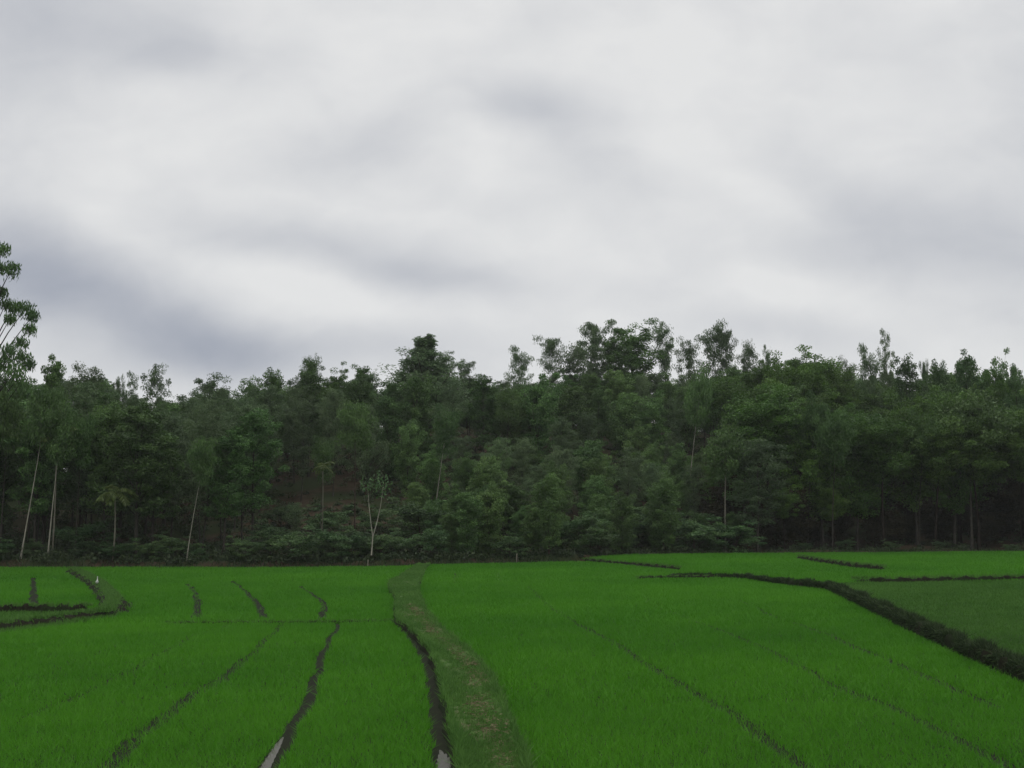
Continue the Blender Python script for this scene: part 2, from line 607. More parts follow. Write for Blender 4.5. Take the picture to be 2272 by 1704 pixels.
# low ridges: centre line in photo pixels, width, height
BANKS = [
    ('low muddy ridge crossing the near paddy beside the footpath', [(365, 1386), (510, 1384), (640, 1384), (760, 1383), (876, 1381)], .28, .09, 0),
    ('grass ridge along the edge of the far corner paddy', [(-300, 1362), (0, 1360), (110, 1360), (205, 1358)], .5, .32, 0),
    ('broad low grass strip below the far corner paddy', [(-300, 1428), (0, 1396), (80, 1386), (150, 1376), (235, 1366)], 1.1, .22, 0),
    ('curved grassy bank around the far corner paddy', [(160, 1270), (185, 1282), (215, 1300), (238, 1325), (252, 1345), (246, 1362), (225, 1372)], 1.15, .26, 0),
    ('long thin ridge slanting out from the foot of the forest', [(1292, 1247), (1400, 1256), (1515, 1268)], .45, .28, 0),
    ('short brown ridge leading into the dark weedy dike', [(1410, 1287), (1500, 1285), (1640, 1284), (1680, 1288)], .4, .22, 0),
    ('thin dark ridge slanting across the farthest paddy', [(1772, 1242), (1830, 1252), (1900, 1262), (1965, 1268)], .6, .34, RZ),
    ('straight dark ridge behind the dull fallow field', [(1890, 1293), (2000, 1293), (2100, 1291), (2272, 1288), (2500, 1286)], .45, .26, RZ),
    ('faint low ridge across the middle of the wide paddy', [(945, 1293), (1100, 1292), (1300, 1290), (1420, 1288)], .2, .05, 0),
]
bank_lines = []
for k, (lab, pts, w, h, z0) in enumerate(BANKS):
    line = resample(PL(pts, z0), 90)
    tn = unit(np.gradient(line[:, :2], axis=0))
    nrm = np.stack([-tn[:, 1], tn[:, 0]], -1)
    rows = []
    n = len(line)
    for i in range(n):
        e = min(1.0, min(i, n - 1 - i) / 5.0 + .15)
        hh = h * (1 + .22 * math.sin(i * .9 + k) + .15 * math.sin(i * 2.3 + k)) * e
        ww = w * (1 + .18 * math.sin(i * .7 + 2 * k) + .1 * math.sin(i * 1.9))
        prof = [(-.62, -.15), (-.5, .1), (-.40, .72), (-.26, .95), (0, 1.0), (.26, .95), (.40, .72), (.5, .1), (.62, -.15)]
        rows.append([(line[i, 0] + nrm[i, 0] * t * ww, line[i, 1] + nrm[i, 1] * t * ww, z0 + (q * hh if q > 0 else q)) for t, q in prof])
    grid_strip('field_bank', rows, M['earth'], lab)
    bank_lines.append((line, w, h, z0))

# the long weedy dike: a step up to the raised fields
dl = resample(DIKE, 220)
_t = np.arange(220)
dl[:, 1] += .12 * np.sin(_t * .31) + .08 * np.sin(_t * .83 + 1) + .05 * np.sin(_t * 1.9)
tn = unit(np.gradient(dl[:, :2], axis=0))
dn = np.stack([-tn[:, 1], tn[:, 0]], -1)      # toward the raised side
if not in_poly(np.array([dl[150, 0] + dn[150, 0] * .6]), np.array([dl[150, 1] + dn[150, 1] * .6]), RAISED)[0]:
    dn = -dn
dike_h = np.interp(np.arange(220), [0, 30, 60, 219], [.22, .30, .42, .46])
rows = []
for i in range(220):
    hh = dike_h[i] * (1 + .05 * math.sin(i * .83) + .06 * random.uniform(-1, 1))
    j = .05 * math.sin(i * 1.3) + .04 * math.sin(i * 2.9)
    prof = [(-.04 + j, -.15), (-.01 + j, .02), (.03 + j, .3 * hh), (.06 + j * 1.4, .62 * hh), (.11 + j, .9 * hh), (.24, 1.0 * hh), (.38, .98 * hh), (.55, .85 * hh), (.75, RZ * .8), (.9, RZ - .12)]
    rows.append([(dl[i, 0] + dn[i, 0] * t, dl[i, 1] + dn[i, 1] * t, z) for t, z in prof])
grid_strip('dike', rows, M['earth'], 'long dark weedy dike stepping up to the dull fallow field')

# gaps between the beds of rice: pixels, width in metres at start and end, how bare they are
FURROWS = [
    ([(750, 1385), (745, 1402), (722, 1436), (708, 1480), (692, 1540), (664, 1596), (636, 1640), (603, 1690), (575, 1740)], .20, .34, 1.0),
    ([(625, 1388), (592, 1420), (545, 1465), (500, 1502), (395, 1566), (340, 1612), (262, 1680), (200, 1740)], .26, .40, .78),
    ([(510, 1387), (432, 1412), (335, 1465), (290, 1492), (235, 1520), (120, 1570), (20, 1610)], .2, .28, .62),
    ([(330, 1400), (220, 1450), (100, 1500), (0, 1540)], .26, .28, .4),
    ([(418, 1296), (432, 1318), (440, 1340), (434, 1378)], .34, .46, .95),
    ([(515, 1290), (541, 1310), (574, 1345), (588, 1378)], .28, .46, .98),
    ([(664, 1302), (700, 1324), (721, 1342), (714, 1378)], .28, .42, .98),
    ([(766, 1302), (795, 1314)], .3, .4, .7),
    ([(73, 1283), (75, 1310), (73, 1356)], .40, .50, 1.0),
    ([(275, 1338), (272, 1362)], .8, .8, .9),
    ([(1170, 1300), (1190, 1322), (1216, 1346), (1282, 1386), (1370, 1432), (1450, 1490), (1532, 1532), (1620, 1582), (1690, 1632), (1780, 1704), (1850, 1760)], .26, .34, .76),
    ([(1430, 1325), (1445, 1342), (1520, 1372), (1612, 1406), (1700, 1440), (1782, 1482), (1842, 1520), (1952, 1562), (2052, 1606), (2152, 1662), (2230, 1704), (2330, 1760)], .24, .32, .72),
    ([(1630, 1330), (1655, 1340), (1722, 1372), (1802, 1396), (1882, 1430), (1990, 1475), (2100, 1525), (2250, 1590)], .28, .36, .76),
    ([(1008, 1272), (1010, 1280), (1007, 1296)], .40, .40, .8),
    ([(1105, 1272), (1108, 1284), (1113, 1296)], .36, .36, .8),
]
FUR = []
for pts, w0, w1, b in FURROWS:
    L = resample(PL(pts), 60)
    L[:, 0] += .10 * wob(L[:, 1], .8, w0 * 30)
    FUR.append((L, w0, w1, b))

POOLS = [('shallow puddle shining in the widest gap between the rice beds', [(630, 1636), (622, 1658), (610, 1682), (600, 1704), (588, 1760), (552, 1760), (576, 1704), (592, 1680), (607, 1656), (622, 1640)]),
         ('small bright puddle in the ditch beside the footpath', [(976, 1664), (988, 1672), (1000, 1685), (1010, 1704), (1018, 1760), (966, 1760), (969, 1704), (970, 1685)])]
pool_polys = []
for lab, pts in POOLS:
    P = np.array(PL(pts, 0.012))
    n = len(P)
    m = 72
    Q = resample(np.concatenate([P, P[:1]]), m + 1)[:-1]
    c = Q.mean(0)
    th = np.arange(m)
    Q[:, :2] += (Q[:, :2] - c[:2]) * (0.10 * np.sin(th * 1.9) + .07 * np.sin(th * 4.1))[:, None]
    V = np.concatenate([Q, c[None]])
    F = np.array([(i, (i + 1) % m, m) for i in range(m)])
    o = link('water', mesh_np('water', V, F, M['water']))
    tag(o, lab, None, None, 'structure')
    pool_polys.append(P[:, :2])


# ------------------------------------------------------------------ rice and grass
def blades(P, h, w, lean, rng, tint):
    """One bent-over triangle per blade of grass."""
    n = len(P)
    az = rng.uniform(0, 2 * math.pi, n)
    side = np.stack([np.cos(az), np.sin(az), np.zeros(n)], -1)
    az2 = rng.uniform(0, 2 * math.pi, n)
    ln = lean * np.abs(rng.normal(size=n)) * h
    tip = P + np.stack([np.cos(az2) * ln, np.sin(az2) * ln, h], -1)
    w = np.asarray(w).reshape(-1, 1)
    V = np.stack([P - side * w / 2, P + side * w / 2, tip], 1).reshape(-1, 3)
    return V, np.arange(n * 3).reshape(n, 3), np.repeat(tint, 3)


def lowf(X, Y, seed=0, s=1.0):
    r = np.random.default_rng(100 + seed)
    out = np.zeros(X.shape)
    for i in range(9):
        k = s * (0.25 * 1.55 ** i)
        a = r.uniform(0, 2 * math.pi)
        out += np.sin((X * math.cos(a) + Y * math.sin(a)) * k + r.uniform(0, 6.28)) / (1.22 ** i)
    return out / 3.0


DULL = PL([(1845, 1298), (1880, 1296), (1915, 1294), (2100, 1292), (2272, 1290), (2700, 1286), (3000, 1700), (2700, 1700)], RZ) + PL([(2272, 1530), (2200, 1500), (2120, 1462), (2026, 1415), (1900, 1352), (1836, 1318)], RZ)
CORNER = PL([(-400, 1264), (165, 1264), (215, 1300), (240, 1340), (205, 1358), (-400, 1362)])
STRIP = PL([(-400, 1362), (205, 1360), (260, 1352), (262, 1372), (130, 1392), (0, 1408), (-400, 1440)])
path_poly = [(a - .05, y) for y, a in zip(ys_path, lx)] + [(b + .0, y) for y, b in zip(ys_path[::-1], rx_[::-1])]


def scatter(y0, y1, dens, rng):
    area_w = 0.60 * y1 + 4
    n = int(dens * 2 * area_w * (y1 - y0))
    Y = rng.uniform(y0, y1, n)
    X = rng.uniform(-area_w, area_w, n)
    k = (np.abs(X) < 0.57 * Y + 3) & (Y < edgeY(X) - 0.15)
    return X[k], Y[k]


def crop():
    rng = np.random.default_rng(11)
    acc = {k: [] for k in ('left', 'right', 'far', 'corner', 'dull', 'strip')}
    for (y0, y1, dens, bw, bh) in [(13.5, 24, 950, .016, .12), (24, 40, 470, .026, .14), (40, 62, 250, .045, .17), (62, 100, 110, .08, .20)]:
        X, Y = scatter(y0, y1, dens, rng)
        keep = ~in_poly(X, Y, path_poly)
        d, _ = seg_dist(X, Y, DITCH)
        keep &= d > 0.26 + .08 * wob(Y, 2.0)
        for line, w, h, z0 in bank_lines:
            d, _ = seg_dist(X, Y, line[::6])
            keep &= d > w * .47
        d, t = seg_dist(X, Y, DIKE)
        keep &= ~((d < .36 + .14 * lowf(X, Y, 17, 3)) & in_poly(X, Y, RAISED)) & (d > .10)
        X, Y = X[keep], Y[keep]
        bare = np.zeros(X.shape)
        for L, w0, w1, b in FUR:
            d, t = seg_dist(X, Y, L[::3])
            hw = .5 * (w0 + (w1 - w0) * t) * (1 + .18 * lowf(X, Y, 5, 6.0))
            bare = np.maximum(bare, b * (1 - sstep((d - hw * .7) / (hw * .6))))
        for pl in pool_polys:
            bare = np.maximum(bare, in_poly(X, Y, pl) * 1.0)
        # thin places where seedlings failed
        thin = np.clip((lowf(X, Y, 1, 1.6) - .85) * 1.0, 0, .4)
        p = (1 - bare) * (1 - thin)
        k = rng.uniform(size=X.shape) < p
        X, Y = X[k], Y[k]
        Z = zt(X, Y)
        vig = lowf(X, Y, 2, .8)
        h = bh * (1 + .16 * vig + .18 * rng.normal(size=X.shape)).clip(.4, 1.6)
        tint = np.clip(.5 + .30 * vig + .16 * lowf(X, Y, 3, 3.0) + .12 * rng.normal(size=X.shape), 0, 1)
        corner = in_poly(X, Y, CORNER)
        strip = in_poly(X, Y, STRIP)
        raised = in_poly(X, Y, RAISED)
        dull = in_poly(X, Y, DULL) & raised
        left = X < np.interp(Y, ys_path, .5 * (lx + rx_))
        for key, m in (('dull', dull & ~corner), ('strip', strip), ('corner', corner & ~strip), ('far', raised & ~dull), ('left', left & ~corner & ~strip & ~raised),
                       ('right', ~left & ~raised & ~dull)):
            if not m.any():
                continue
            P = np.stack([X[m], Y[m], Z[m] - .01], -1)
            hh, ww = h[m], bw * rng.uniform(.7, 1.3, m.sum())
            if key == 'dull':
                hh = hh * .75
            acc[key].append(blades(P, hh, ww, .8, rng, tint[m]))
    names = {'left': ('rice_crop', 'rice', 'dense young green rice in beds between the low ridges and the ditched side of the footpath'),
             'right': ('rice_crop', 'rice', 'bright young rice filling the wide paddy between the footpath and the dark dike'),
             'far': ('rice_crop', 'rice', 'thin strip of young rice on the raised paddies behind the dark dike'),
             'corner': ('rice_crop', 'rice', 'small corner paddy of young rice enclosed by the curved grassy bank'),
             'strip': ('strip_grass', 'dull', 'dull grass on the broad low strip below the corner paddy'),
             'dull': ('fallow_grass', 'dull', 'dull olive grass of the fallow field above the dark dike')}
    for key, parts in acc.items():
        if not parts:
            continue
        V, F = cat_quads([(a, b) for a, b, c in parts])
        t = np.concatenate([c for a, b, c in parts])
        nm, mt, lab = names[key]
        o = link(nm, mesh_np(nm, V, F, M[mt], t))
        tag(o, lab, 'grass' if key in ('dull', 'strip') else 'rice', None, 'stuff')


crop()


def path_grass():
    rng = np.random.default_rng(21)
    n = 120000
    Y = 15.5 + (79.5 - 15.5) * rng.uniform(size=n) ** 1.9
    a, b = np.interp(Y, ys_path, lx), np.interp(Y, ys_path, rx_)
    t = rng.uniform(-.03, 1.01, n)
    X = a + t * (b - a)
    worn = np.exp(-((t - .62 - .08 * np.sin(Y * .5)) / .17) ** 2) * (Y < 48) * (0.75 + .25 * lowf(X, Y, 9, 5))
    k = rng.uniform(size=n) > worn * .5
    edge = (t < .1) | (t > .93)
    h = np.where(edge, .13, .07) * rng.uniform(.5, 1.5, n) * (1 + .4 * lowf(X, Y, 8, 4)).clip(.4, 2)
    w = np.interp(Y, [15, 40, 80], [.022, .045, .09]) * rng.uniform(.6, 1.3, n)
    Z = np.where((t < 0) | (t > 1), .10, .20)
    tint = np.clip(.45 + .3 * lowf(X, Y, 4, 3) + .25 * rng.normal(size=n), 0, 1)
    P = np.stack([X, Y, Z], -1)
    V, F, tt = blades(P[k], h[k], w[k], .6, rng, tint[k])
    o = link('path_grass', mesh_np('path_grass', V, F, M['bank_grass'], tt))
    tag(o, 'short tufty grass covering the raised footpath', 'grass', None, 'stuff')
    # dry straw trodden along the middle
    n = 2600
    Y = 15.5 + (46 - 15.5) * rng.uniform(size=n) ** 1.4
    a, b = np.interp(Y, ys_path, lx), np.interp(Y, ys_path, rx_)
    t = .62 + .08 * np.sin(Y * .5) + .13 * rng.normal(size=n)
    X = a + t * (b - a)
    k = (lowf(X, Y, 9, 5) > -.7) & (t > .05) & (t < .97)
    P = np.stack([X, Y, np.full(n, .25)], -1)[k]
    az = rng.normal(0, .9, len(P))
    ax = np.stack([np.cos(az), np.sin(az), rng.normal(0, .15, len(P))], -1)
    V, F = leaves(P, ax, rng.uniform(.06, .2, len(P)), rng.uniform(.012, .03, len(P)), rng)
    o = link('dry_straw', mesh_np('dry_straw', V, F, M['straw'], np.repeat(rng.uniform(0, 1, len(P)), 4)))
    tag(o, 'pale dry straw trodden along the crown of the footpath', 'straw', None, 'stuff')


path_grass()


def bank_grass():
    rng = np.random.default_rng(31)
    Vs, Ts = [], []
    for k, (line, w, h, z0) in enumerate(bank_lines[:8]):
        length = np.linalg.norm(np.diff(line, axis=0), axis=1).sum()
        n = int(length * w * 420)
        s = rng.uniform(0, len(line) - 1.01, n)
        i = s.astype(int)
        f = (s - i)[:, None]
        c = line[i] * (1 - f) + line[i + 1] * f
        tg = unit(line[i + 1, :2] - line[i, :2])
        nr = np.stack([-tg[:, 1], tg[:, 0]], -1)
        q = rng.normal(0, .26, n).clip(-.5, .5)
        # grass mostly on top and behind; the near face stays bare earth
        toward_cam = (nr * c[:, :2]).sum(1) * q < 0
        keep = ~(toward_cam & (np.abs(q) > .22) & (rng.uniform(size=n) < .8)) & (rng.uniform(size=n) < .75 + .35 * np.sin(s * .9))
        X, Y = c[:, 0] + nr[:, 0] * q * w, c[:, 1] + nr[:, 1] * q * w
        Z = z0 + h * (1 - (np.abs(q) * 2) ** 3) * .95
        P = np.stack([X, Y, Z], -1)[keep]
        tint = np.clip(.4 + .3 * rng.normal(size=len(P)), 0, 1)
        V, F, tt = blades(P, rng.uniform(.05, .2, len(P)) * (1.2 if w > .4 else .6), np.full(len(P), .06), .6, rng, tint)
        Vs.append((V, F))
        Ts.append(tt)
    V, F = cat_quads(Vs)
    o = link('bank_grass', mesh_np('bank_grass', V, F, M['bank_grass'], np.concatenate(Ts)))
    tag(o, 'rough grass growing along the low field ridges', 'grass', None, 'stuff')
    # weeds hanging over the long dike
    n = 52000
    s = rng.uniform(0, 218.9, n)
    i = s.astype(int)
    f = (s - i)[:, None]
    c = dl[i] * (1 - f) + dl[i + 1] * f
    q = np.where(rng.uniform(size=n) < .45, rng.uniform(.0, .22, n), rng.uniform(.08, .55, n))
    hh = dike_h[i]
    X, Y = c[:, 0] + dn[i, 0] * q, c[:, 1] + dn[i, 1] * q
    Z = np.interp(q, [0, .12, .24, .55], [.15, .85, 1, .85]) * hh
    cl = lowf(X, Y, 12, 7.0)
    keep = rng.uniform(size=n) < (.66 + .5 * cl)
    keep &= ~((q < .1) & (rng.uniform(size=n) < .6))
    h = (.06 + .17 * (cl + .3).clip(0, 1.3)) * rng.uniform(.5, 1.5, n)
    w = np.interp(Y, [25, 70], [.035, .09])
    P = np.stack([X, Y, Z - .03], -1)
    V, F, tt = blades(P[keep], h[keep], w[keep], .7, rng, np.clip(.4 + .3 * rng.normal(size=keep.sum()), 0, 1))
    # and weeds hanging down the bare face itself
    n = 30000
    s = rng.uniform(0, 218.9, n)
    i = s.astype(int)
    f = (s - i)[:, None]
    c = dl[i] * (1 - f) + dl[i + 1] * f
    tz_ = rng.uniform(.1, 1, n) ** .7
    q = .02 + .1 * tz_
    X, Y = c[:, 0] + dn[i, 0] * q, c[:, 1] + dn[i, 1] * q
    keep = rng.uniform(size=n) < (.35 + .75 * lowf(X, Y, 19, 5.0)) * (.3 + tz_)
    P = np.stack([X, Y, tz_ * dike_h[i]], -1)[keep]
    m = len(P)
    out = -dn[i][keep] * rng.uniform(.4, 1.0, (m, 1)) + rng.normal(0, .4, (m, 2))
    ln = rng.uniform(.10, .26, m)
    ax = np.stack([out[:, 0], out[:, 1], rng.normal(-.1, .6, m)], -1)
    V2, F2 = leaves(P + unit(ax) * ln[:, None] / 2, ax, ln, np.interp(P[:, 1], [25, 70], [.03, .08]), rng)
    V2 = V2.reshape(-1, 4, 3)
    tri = np.concatenate([V2[:, [0, 1, 2]], V2[:, [0, 2, 3]]]).reshape(-1, 3)
    t2 = np.tile(np.repeat(np.clip(.35 + .3 * rng.normal(size=m), 0, 1), 3), 2)
    V, F = cat_quads([(V, F), (tri, np.arange(len(tri)).reshape(-1, 3))])
    tt = np.concatenate([tt, t2])
    o = link('bank_weeds', mesh_np('bank_weeds', V, F, M['weed'], tt))
    tag(o, 'dark weeds overhanging the face of the long dike', 'weeds', None, 'stuff')
    # grass lip along the foot of the forest
    n = 26000
    X = rng.uniform(-62, 62, n)
    Y = edgeY(X) + rng.uniform(-.3, 2.2, n)
    p = np.where(X < 4, .9, .35) * (.6 + .5 * lowf(X, Y, 14, 1.2))
    keep = rng.uniform(size=n) < p
    X, Y = X[keep], Y[keep]
    P = np.stack([X, Y, zt(X, Y) - .02], -1)
    V, F, tt = blades(P, rng.uniform(.12, .4, len(P)), np.full(len(P), .10), .6, rng, np.clip(.3 + .3 * rng.normal(size=len(P)), 0, 1))
    o = link('verge_grass', mesh_np('verge_grass', V, F, M['weed'], tt))
    tag(o, 'dark grass fringing the foot of the forest', 'grass', None, 'stuff')


bank_grass()


# ------------------------------------------------------------------ tree models (several plants of each kind)
def bend(p0, d0, length, n, up, rng, wander=.15):
    pts = [np.array(p0, float)]
    d = np.array(d0, float)
    st = length / (n - 1)
    for _ in range(n - 1):
        d = d + np.array([0, 0, up]) / (n - 1) + rng.normal(0, wander, 3) / (n - 1) ** .5
        d = d / np.linalg.norm(d)
        pts.append(pts[-1] + d * st)
    return np.array(pts)


def grow(kind, seed):
    rng = np.random.default_rng(seed)
    par = dict(
        bushy=dict(H=9, t0=.05, nl=46, R=2.5, rad=.11, cr=.62, ncl=3, per=112, L=.25, W=.125, el=(.4, 1.0), droop=.1, prof=lambda t: .12 + .95 * (math.sin(math.pi * min(1, .12 + t * .86))) ** .7),
        pole=dict(H=16, t0=.70, nl=18, R=1.9, rad=.085, cr=.74, ncl=3, per=110, L=.34, W=.10, el=(.3, 1.0), droop=.6, prof=lambda t: .6 + .45 * math.sin(math.pi * min(1, (t - .6) / .42))),
        tall=dict(H=17, t0=.60, nl=40, R=3.6, rad=.19, cr=.75, ncl=3, per=128, L=.27, W=.145, el=(.2, .9), droop=0, prof=lambda t: max(.1, (1 - max(0, (t - .70) / .33) ** 2)) ** .6),
        acacia=dict(H=15, t0=.26, nl=34, R=2.7, rad=.15, cr=.62, ncl=3, per=112, L=.26, W=.125, el=(.5, 1.0), droop=0, prof=lambda t: (math.sin(math.pi * min(1, max(0, (t - .12) / .93)) ** .8)) ** .75),
        broad=dict(H=15, t0=.30, nl=44, R=4.0, rad=.18, cr=.72, ncl=3, per=124, L=.27, W=.145, el=(.3, .9), droop=0, prof=lambda t: max(.1, (1 - max(0, (t - .5) / .53) ** 2)) ** .6 * min(1, .6 + t * .7)),
        euc=dict(H=17, t0=.46, nl=17, R=2.0, rad=.10, cr=.74, ncl=3, per=120, L=.38, W=.09, el=(.5, 1.1), droop=1, prof=lambda t: .55 + .5 * math.sin(math.pi * min(1, (t - .4) / .62))),
        lanky=dict(H=25, t0=.42, nl=19, R=4.0, rad=.20, cr=.95, ncl=3, per=170, L=.5, W=.12, el=(.3, .8), droop=1, prof=lambda t: .6 + .5 * math.sin(math.pi * min(1, (t - .35) / .68))),
        conic=dict(H=15, t0=.15, nl=120, R=6.0, rad=.16, cr=.62, ncl=3, per=70, L=.30, W=.11, el=(.35, .95), droop=.5, prof=lambda t: max(.04, 1.02 - t) ** 1.15),
        wispy=dict(H=14, t0=.26, nl=30, R=2.1, rad=.085, cr=.58, ncl=3, per=95, L=.28, W=.085, el=(.5, 1.0), droop=.4, prof=lambda t: .55 + .55 * math.sin(math.pi * min(1, max(0, (t - .25) / .78)))),
        thicket=dict(H=4.5, t0=.05, nl=34, R=2.2, rad=.04, cr=.55, ncl=3, per=70, L=.24, W=.11, el=(.5, 1.2), droop=.2, prof=lambda t: .7 + .3 * math.sin(math.pi * t)),
        shrub=dict(H=3.4, t0=.05, nl=26, R=1.9, rad=.05, cr=.42, ncl=2, per=100, L=.19, W=.095, el=(.4, 1.1), droop=.15, prof=lambda t: .9 * math.sin(math.pi * min(1, .18 + t * .85)) + .1),
    )[kind]
    H = par['H']
    wob_ = rng.normal(0, .018 * H, 2)
    n = 9
    tz = np.linspace(0, 1, n)
    trunk = np.stack([wob_[0] * np.sin(tz * 3.0 + rng.uniform(0, 3)) , wob_[1] * np.sin(tz * 2.6 + rng.uniform(0, 3)), tz * H * .97], -1)
    trunk[:, :2] -= trunk[0, :2]
    tr = par['rad'] * (1 - .86 * tz ** .9)
    tr[0] *= 1.35
    wood = [tube(trunk, tr, 7)]
    C, A, Ls, Ws, Ti = [], [], [], [], []

    def clump(c, out, size):
        m = int(par['per'] * rng.uniform(.6, 1.3))
        q = rng.normal(0, 1, (m, 3))
        q = unit(q) * (rng.uniform(0, 1, (m, 1)) ** .45) * size * np.array([1.15, 1.15, 1.15 if kind == 'conic' else .8])
        if par['droop'] > .5:
            q[:, 2] -= np.abs(rng.normal(0, .55, m)) * size
            ax = rng.normal(0, .38, (m, 3))
            ax[:, 2] = -1
        else:
            ax = rng.normal(0, 1, (m, 3)) + unit(q) * .8 + np.array([0, 0, -.9 * par['droop']])
        C.append(c + q)
        A.append(ax)
        Ls.append(par['L'] * rng.uniform(.65, 1.3, m))
        Ws.append(par['W'] * rng.uniform(.7, 1.3, m))
        Ti.append(np.clip(rng.uniform(.12, .8) + rng.normal(0, .17, m), 0, 1))

    for i in range(par['nl']):
        t = par['t0'] + (.985 - par['t0']) * ((i + rng.uniform(0, .8)) / par['nl'])
        p0 = np.array([np.interp(t, tz, trunk[:, k]) for k in range(3)])
        az = i * 2.4 + rng.uniform(-.6, .6)
        ln = max(.5, par['R'] * par['prof'](t) * rng.uniform(.65, 1.15))
        el = rng.uniform(*par['el']) + .25 * t
        d = np.array([math.cos(az) * math.cos(el), math.sin(az) * math.cos(el), math.sin(el)])
        br = bend(p0, d, ln / max(.45, math.cos(el)), 5, .25 if kind != 'shrub' else .1, rng, .22)
        r0 = max(.015, par['rad'] * .42 * (1 - .7 * t))
        wood.append(tube(br, np.linspace(r0, r0 * .3, 5), 4))
        nc = par['ncl'] + (1 if ln > 2.4 else 0)
        for k in range(nc):
            s = 1 - k * .27 - rng.uniform(0, .12)
            c = np.array([np.interp(s * 4, np.arange(5), br[:, q]) for q in range(3)]) + rng.normal(0, .22, 3) * (0 if k == 0 else 1)
            clump(c, d, par['cr'] * rng.uniform(.65, 1.3) * (1.25 - .75 * t if kind == 'conic' else 1))
    clump(trunk[-1] + np.array([0, 0, .1]), None, par['cr'] * (.3 if kind == 'conic' else .8))
    C = np.concatenate(C)
    lv, lf = leaves(C, np.concatenate(A), np.concatenate(Ls), np.concatenate(Ws), rng)
    lv[:, 2] = np.maximum(lv[:, 2], .05)
    wv_, wf = cat_quads(wood)
    return wv_, wf, lv, lf, np.repeat(np.concatenate(Ti), 4)


PROTO = {}
BARK = dict(acacia='grey_bark', broad='grey_bark', euc='grey_bark', lanky='grey_bark', conic='brown_bark', wispy='grey_bark', shrub='brown_bark', bushy='brown_bark', tall='shaded_bark', pole='pale_bark', thicket='shaded_bark')
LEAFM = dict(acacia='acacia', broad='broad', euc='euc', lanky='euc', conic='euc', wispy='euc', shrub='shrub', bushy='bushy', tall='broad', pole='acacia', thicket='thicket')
for kind, cnt in (('acacia', 5), ('broad', 4), ('euc', 5), ('lanky', 2), ('conic', 2), ('wispy', 4), ('shrub', 5), ('bushy', 5), ('tall', 4), ('pole', 5), ('thicket', 4)):
    for q in range(cnt):
        wv_, wf, lv, lf, ti = grow(kind, 1000 + q * 17 + len(kind) * 101 + ord(kind[0]))
        tm = mesh_np('trunk', wv_, wf, M[BARK[kind]], smooth=True)
        cm = mesh_np('crown', lv, lf, M[LEAFM[kind]], ti)
        PROTO.setdefault(kind, []).append(dict(trunk=tm, crown=cm, top=float(lv[:, 2].max()), rad=float(np.percentile(np.hypot(lv[:, 0], lv[:, 1]), 96))))

NAMES = dict(acacia='acacia_tree', broad='broadleaf_tree', euc='eucalyptus_tree', lanky='eucalyptus_tree', conic='conical_tree', wispy='eucalyptus_tree', shrub='shrub', bushy='bushy_tree', tall='broadleaf_tree', pole='eucalyptus_tree', thicket='shrub')
COUNT = {'n': 0}


def plant(kind, base, height, width=None, lean=(0, 0), label='', group=None, var=None, bark=None):
    pr = PROTO[kind][RNG.integers(len(PROTO[kind])) if var is None else var % len(PROTO[kind])]
    o = bpy.data.objects.new(NAMES[kind], None)
    o.empty_display_size = .5
    COL.objects.link(o)
    s = height / pr['top']
    sx = s if width is None else width / (2 * pr['rad'])
    o.location = base
    o.scale = (sx, sx, s)
    o.rotation_mode = 'ZYX'
    o.rotation_euler = (lean[1], lean[0], float(RNG.uniform(0, 6.28)))
    if lean != (0, 0):
        o.rotation_mode = 'XYZ'
        o.rotation_euler = (lean[1], lean[0], 0)
    tag(o, label, 'shrub' if kind in ('shrub', 'thicket') else 'tree', group)
    tm = pr['trunk']
    if bark:
        key = ('trunk_' + bark)
        if key not in pr:
            pr[key] = tm.copy()
            pr[key].materials.clear()
            pr[key].materials.append(M[bark])
        tm = pr[key]
    link('stem' if kind in ('shrub', 'thicket') else 'trunk', tm, o)
    link('foliage' if kind in ('shrub', 'thicket') else 'crown', pr['crown'], o)
    COUNT['n'] += 1
    return o


def pt_tree(kind, px, py_top, d, width_px=None, **kw):
    """A tree whose top shows at (px, py_top), standing d metres behind the field edge."""
    a, b, _ = ray(px, 1130)
    Y = 90.0
    for _ in range(6):
        Y = float(edgeY(a / b * Y)) + d
    top = at(px, py_top, Y)
    zb = float(zt(np.array([top[0]]), np.array([Y]))[0])
    w = None if width_px is None else width_px * Y / FPX
    return plant(kind, (top[0], Y, zb - .1), top[2] - zb + .1, w, **kw)


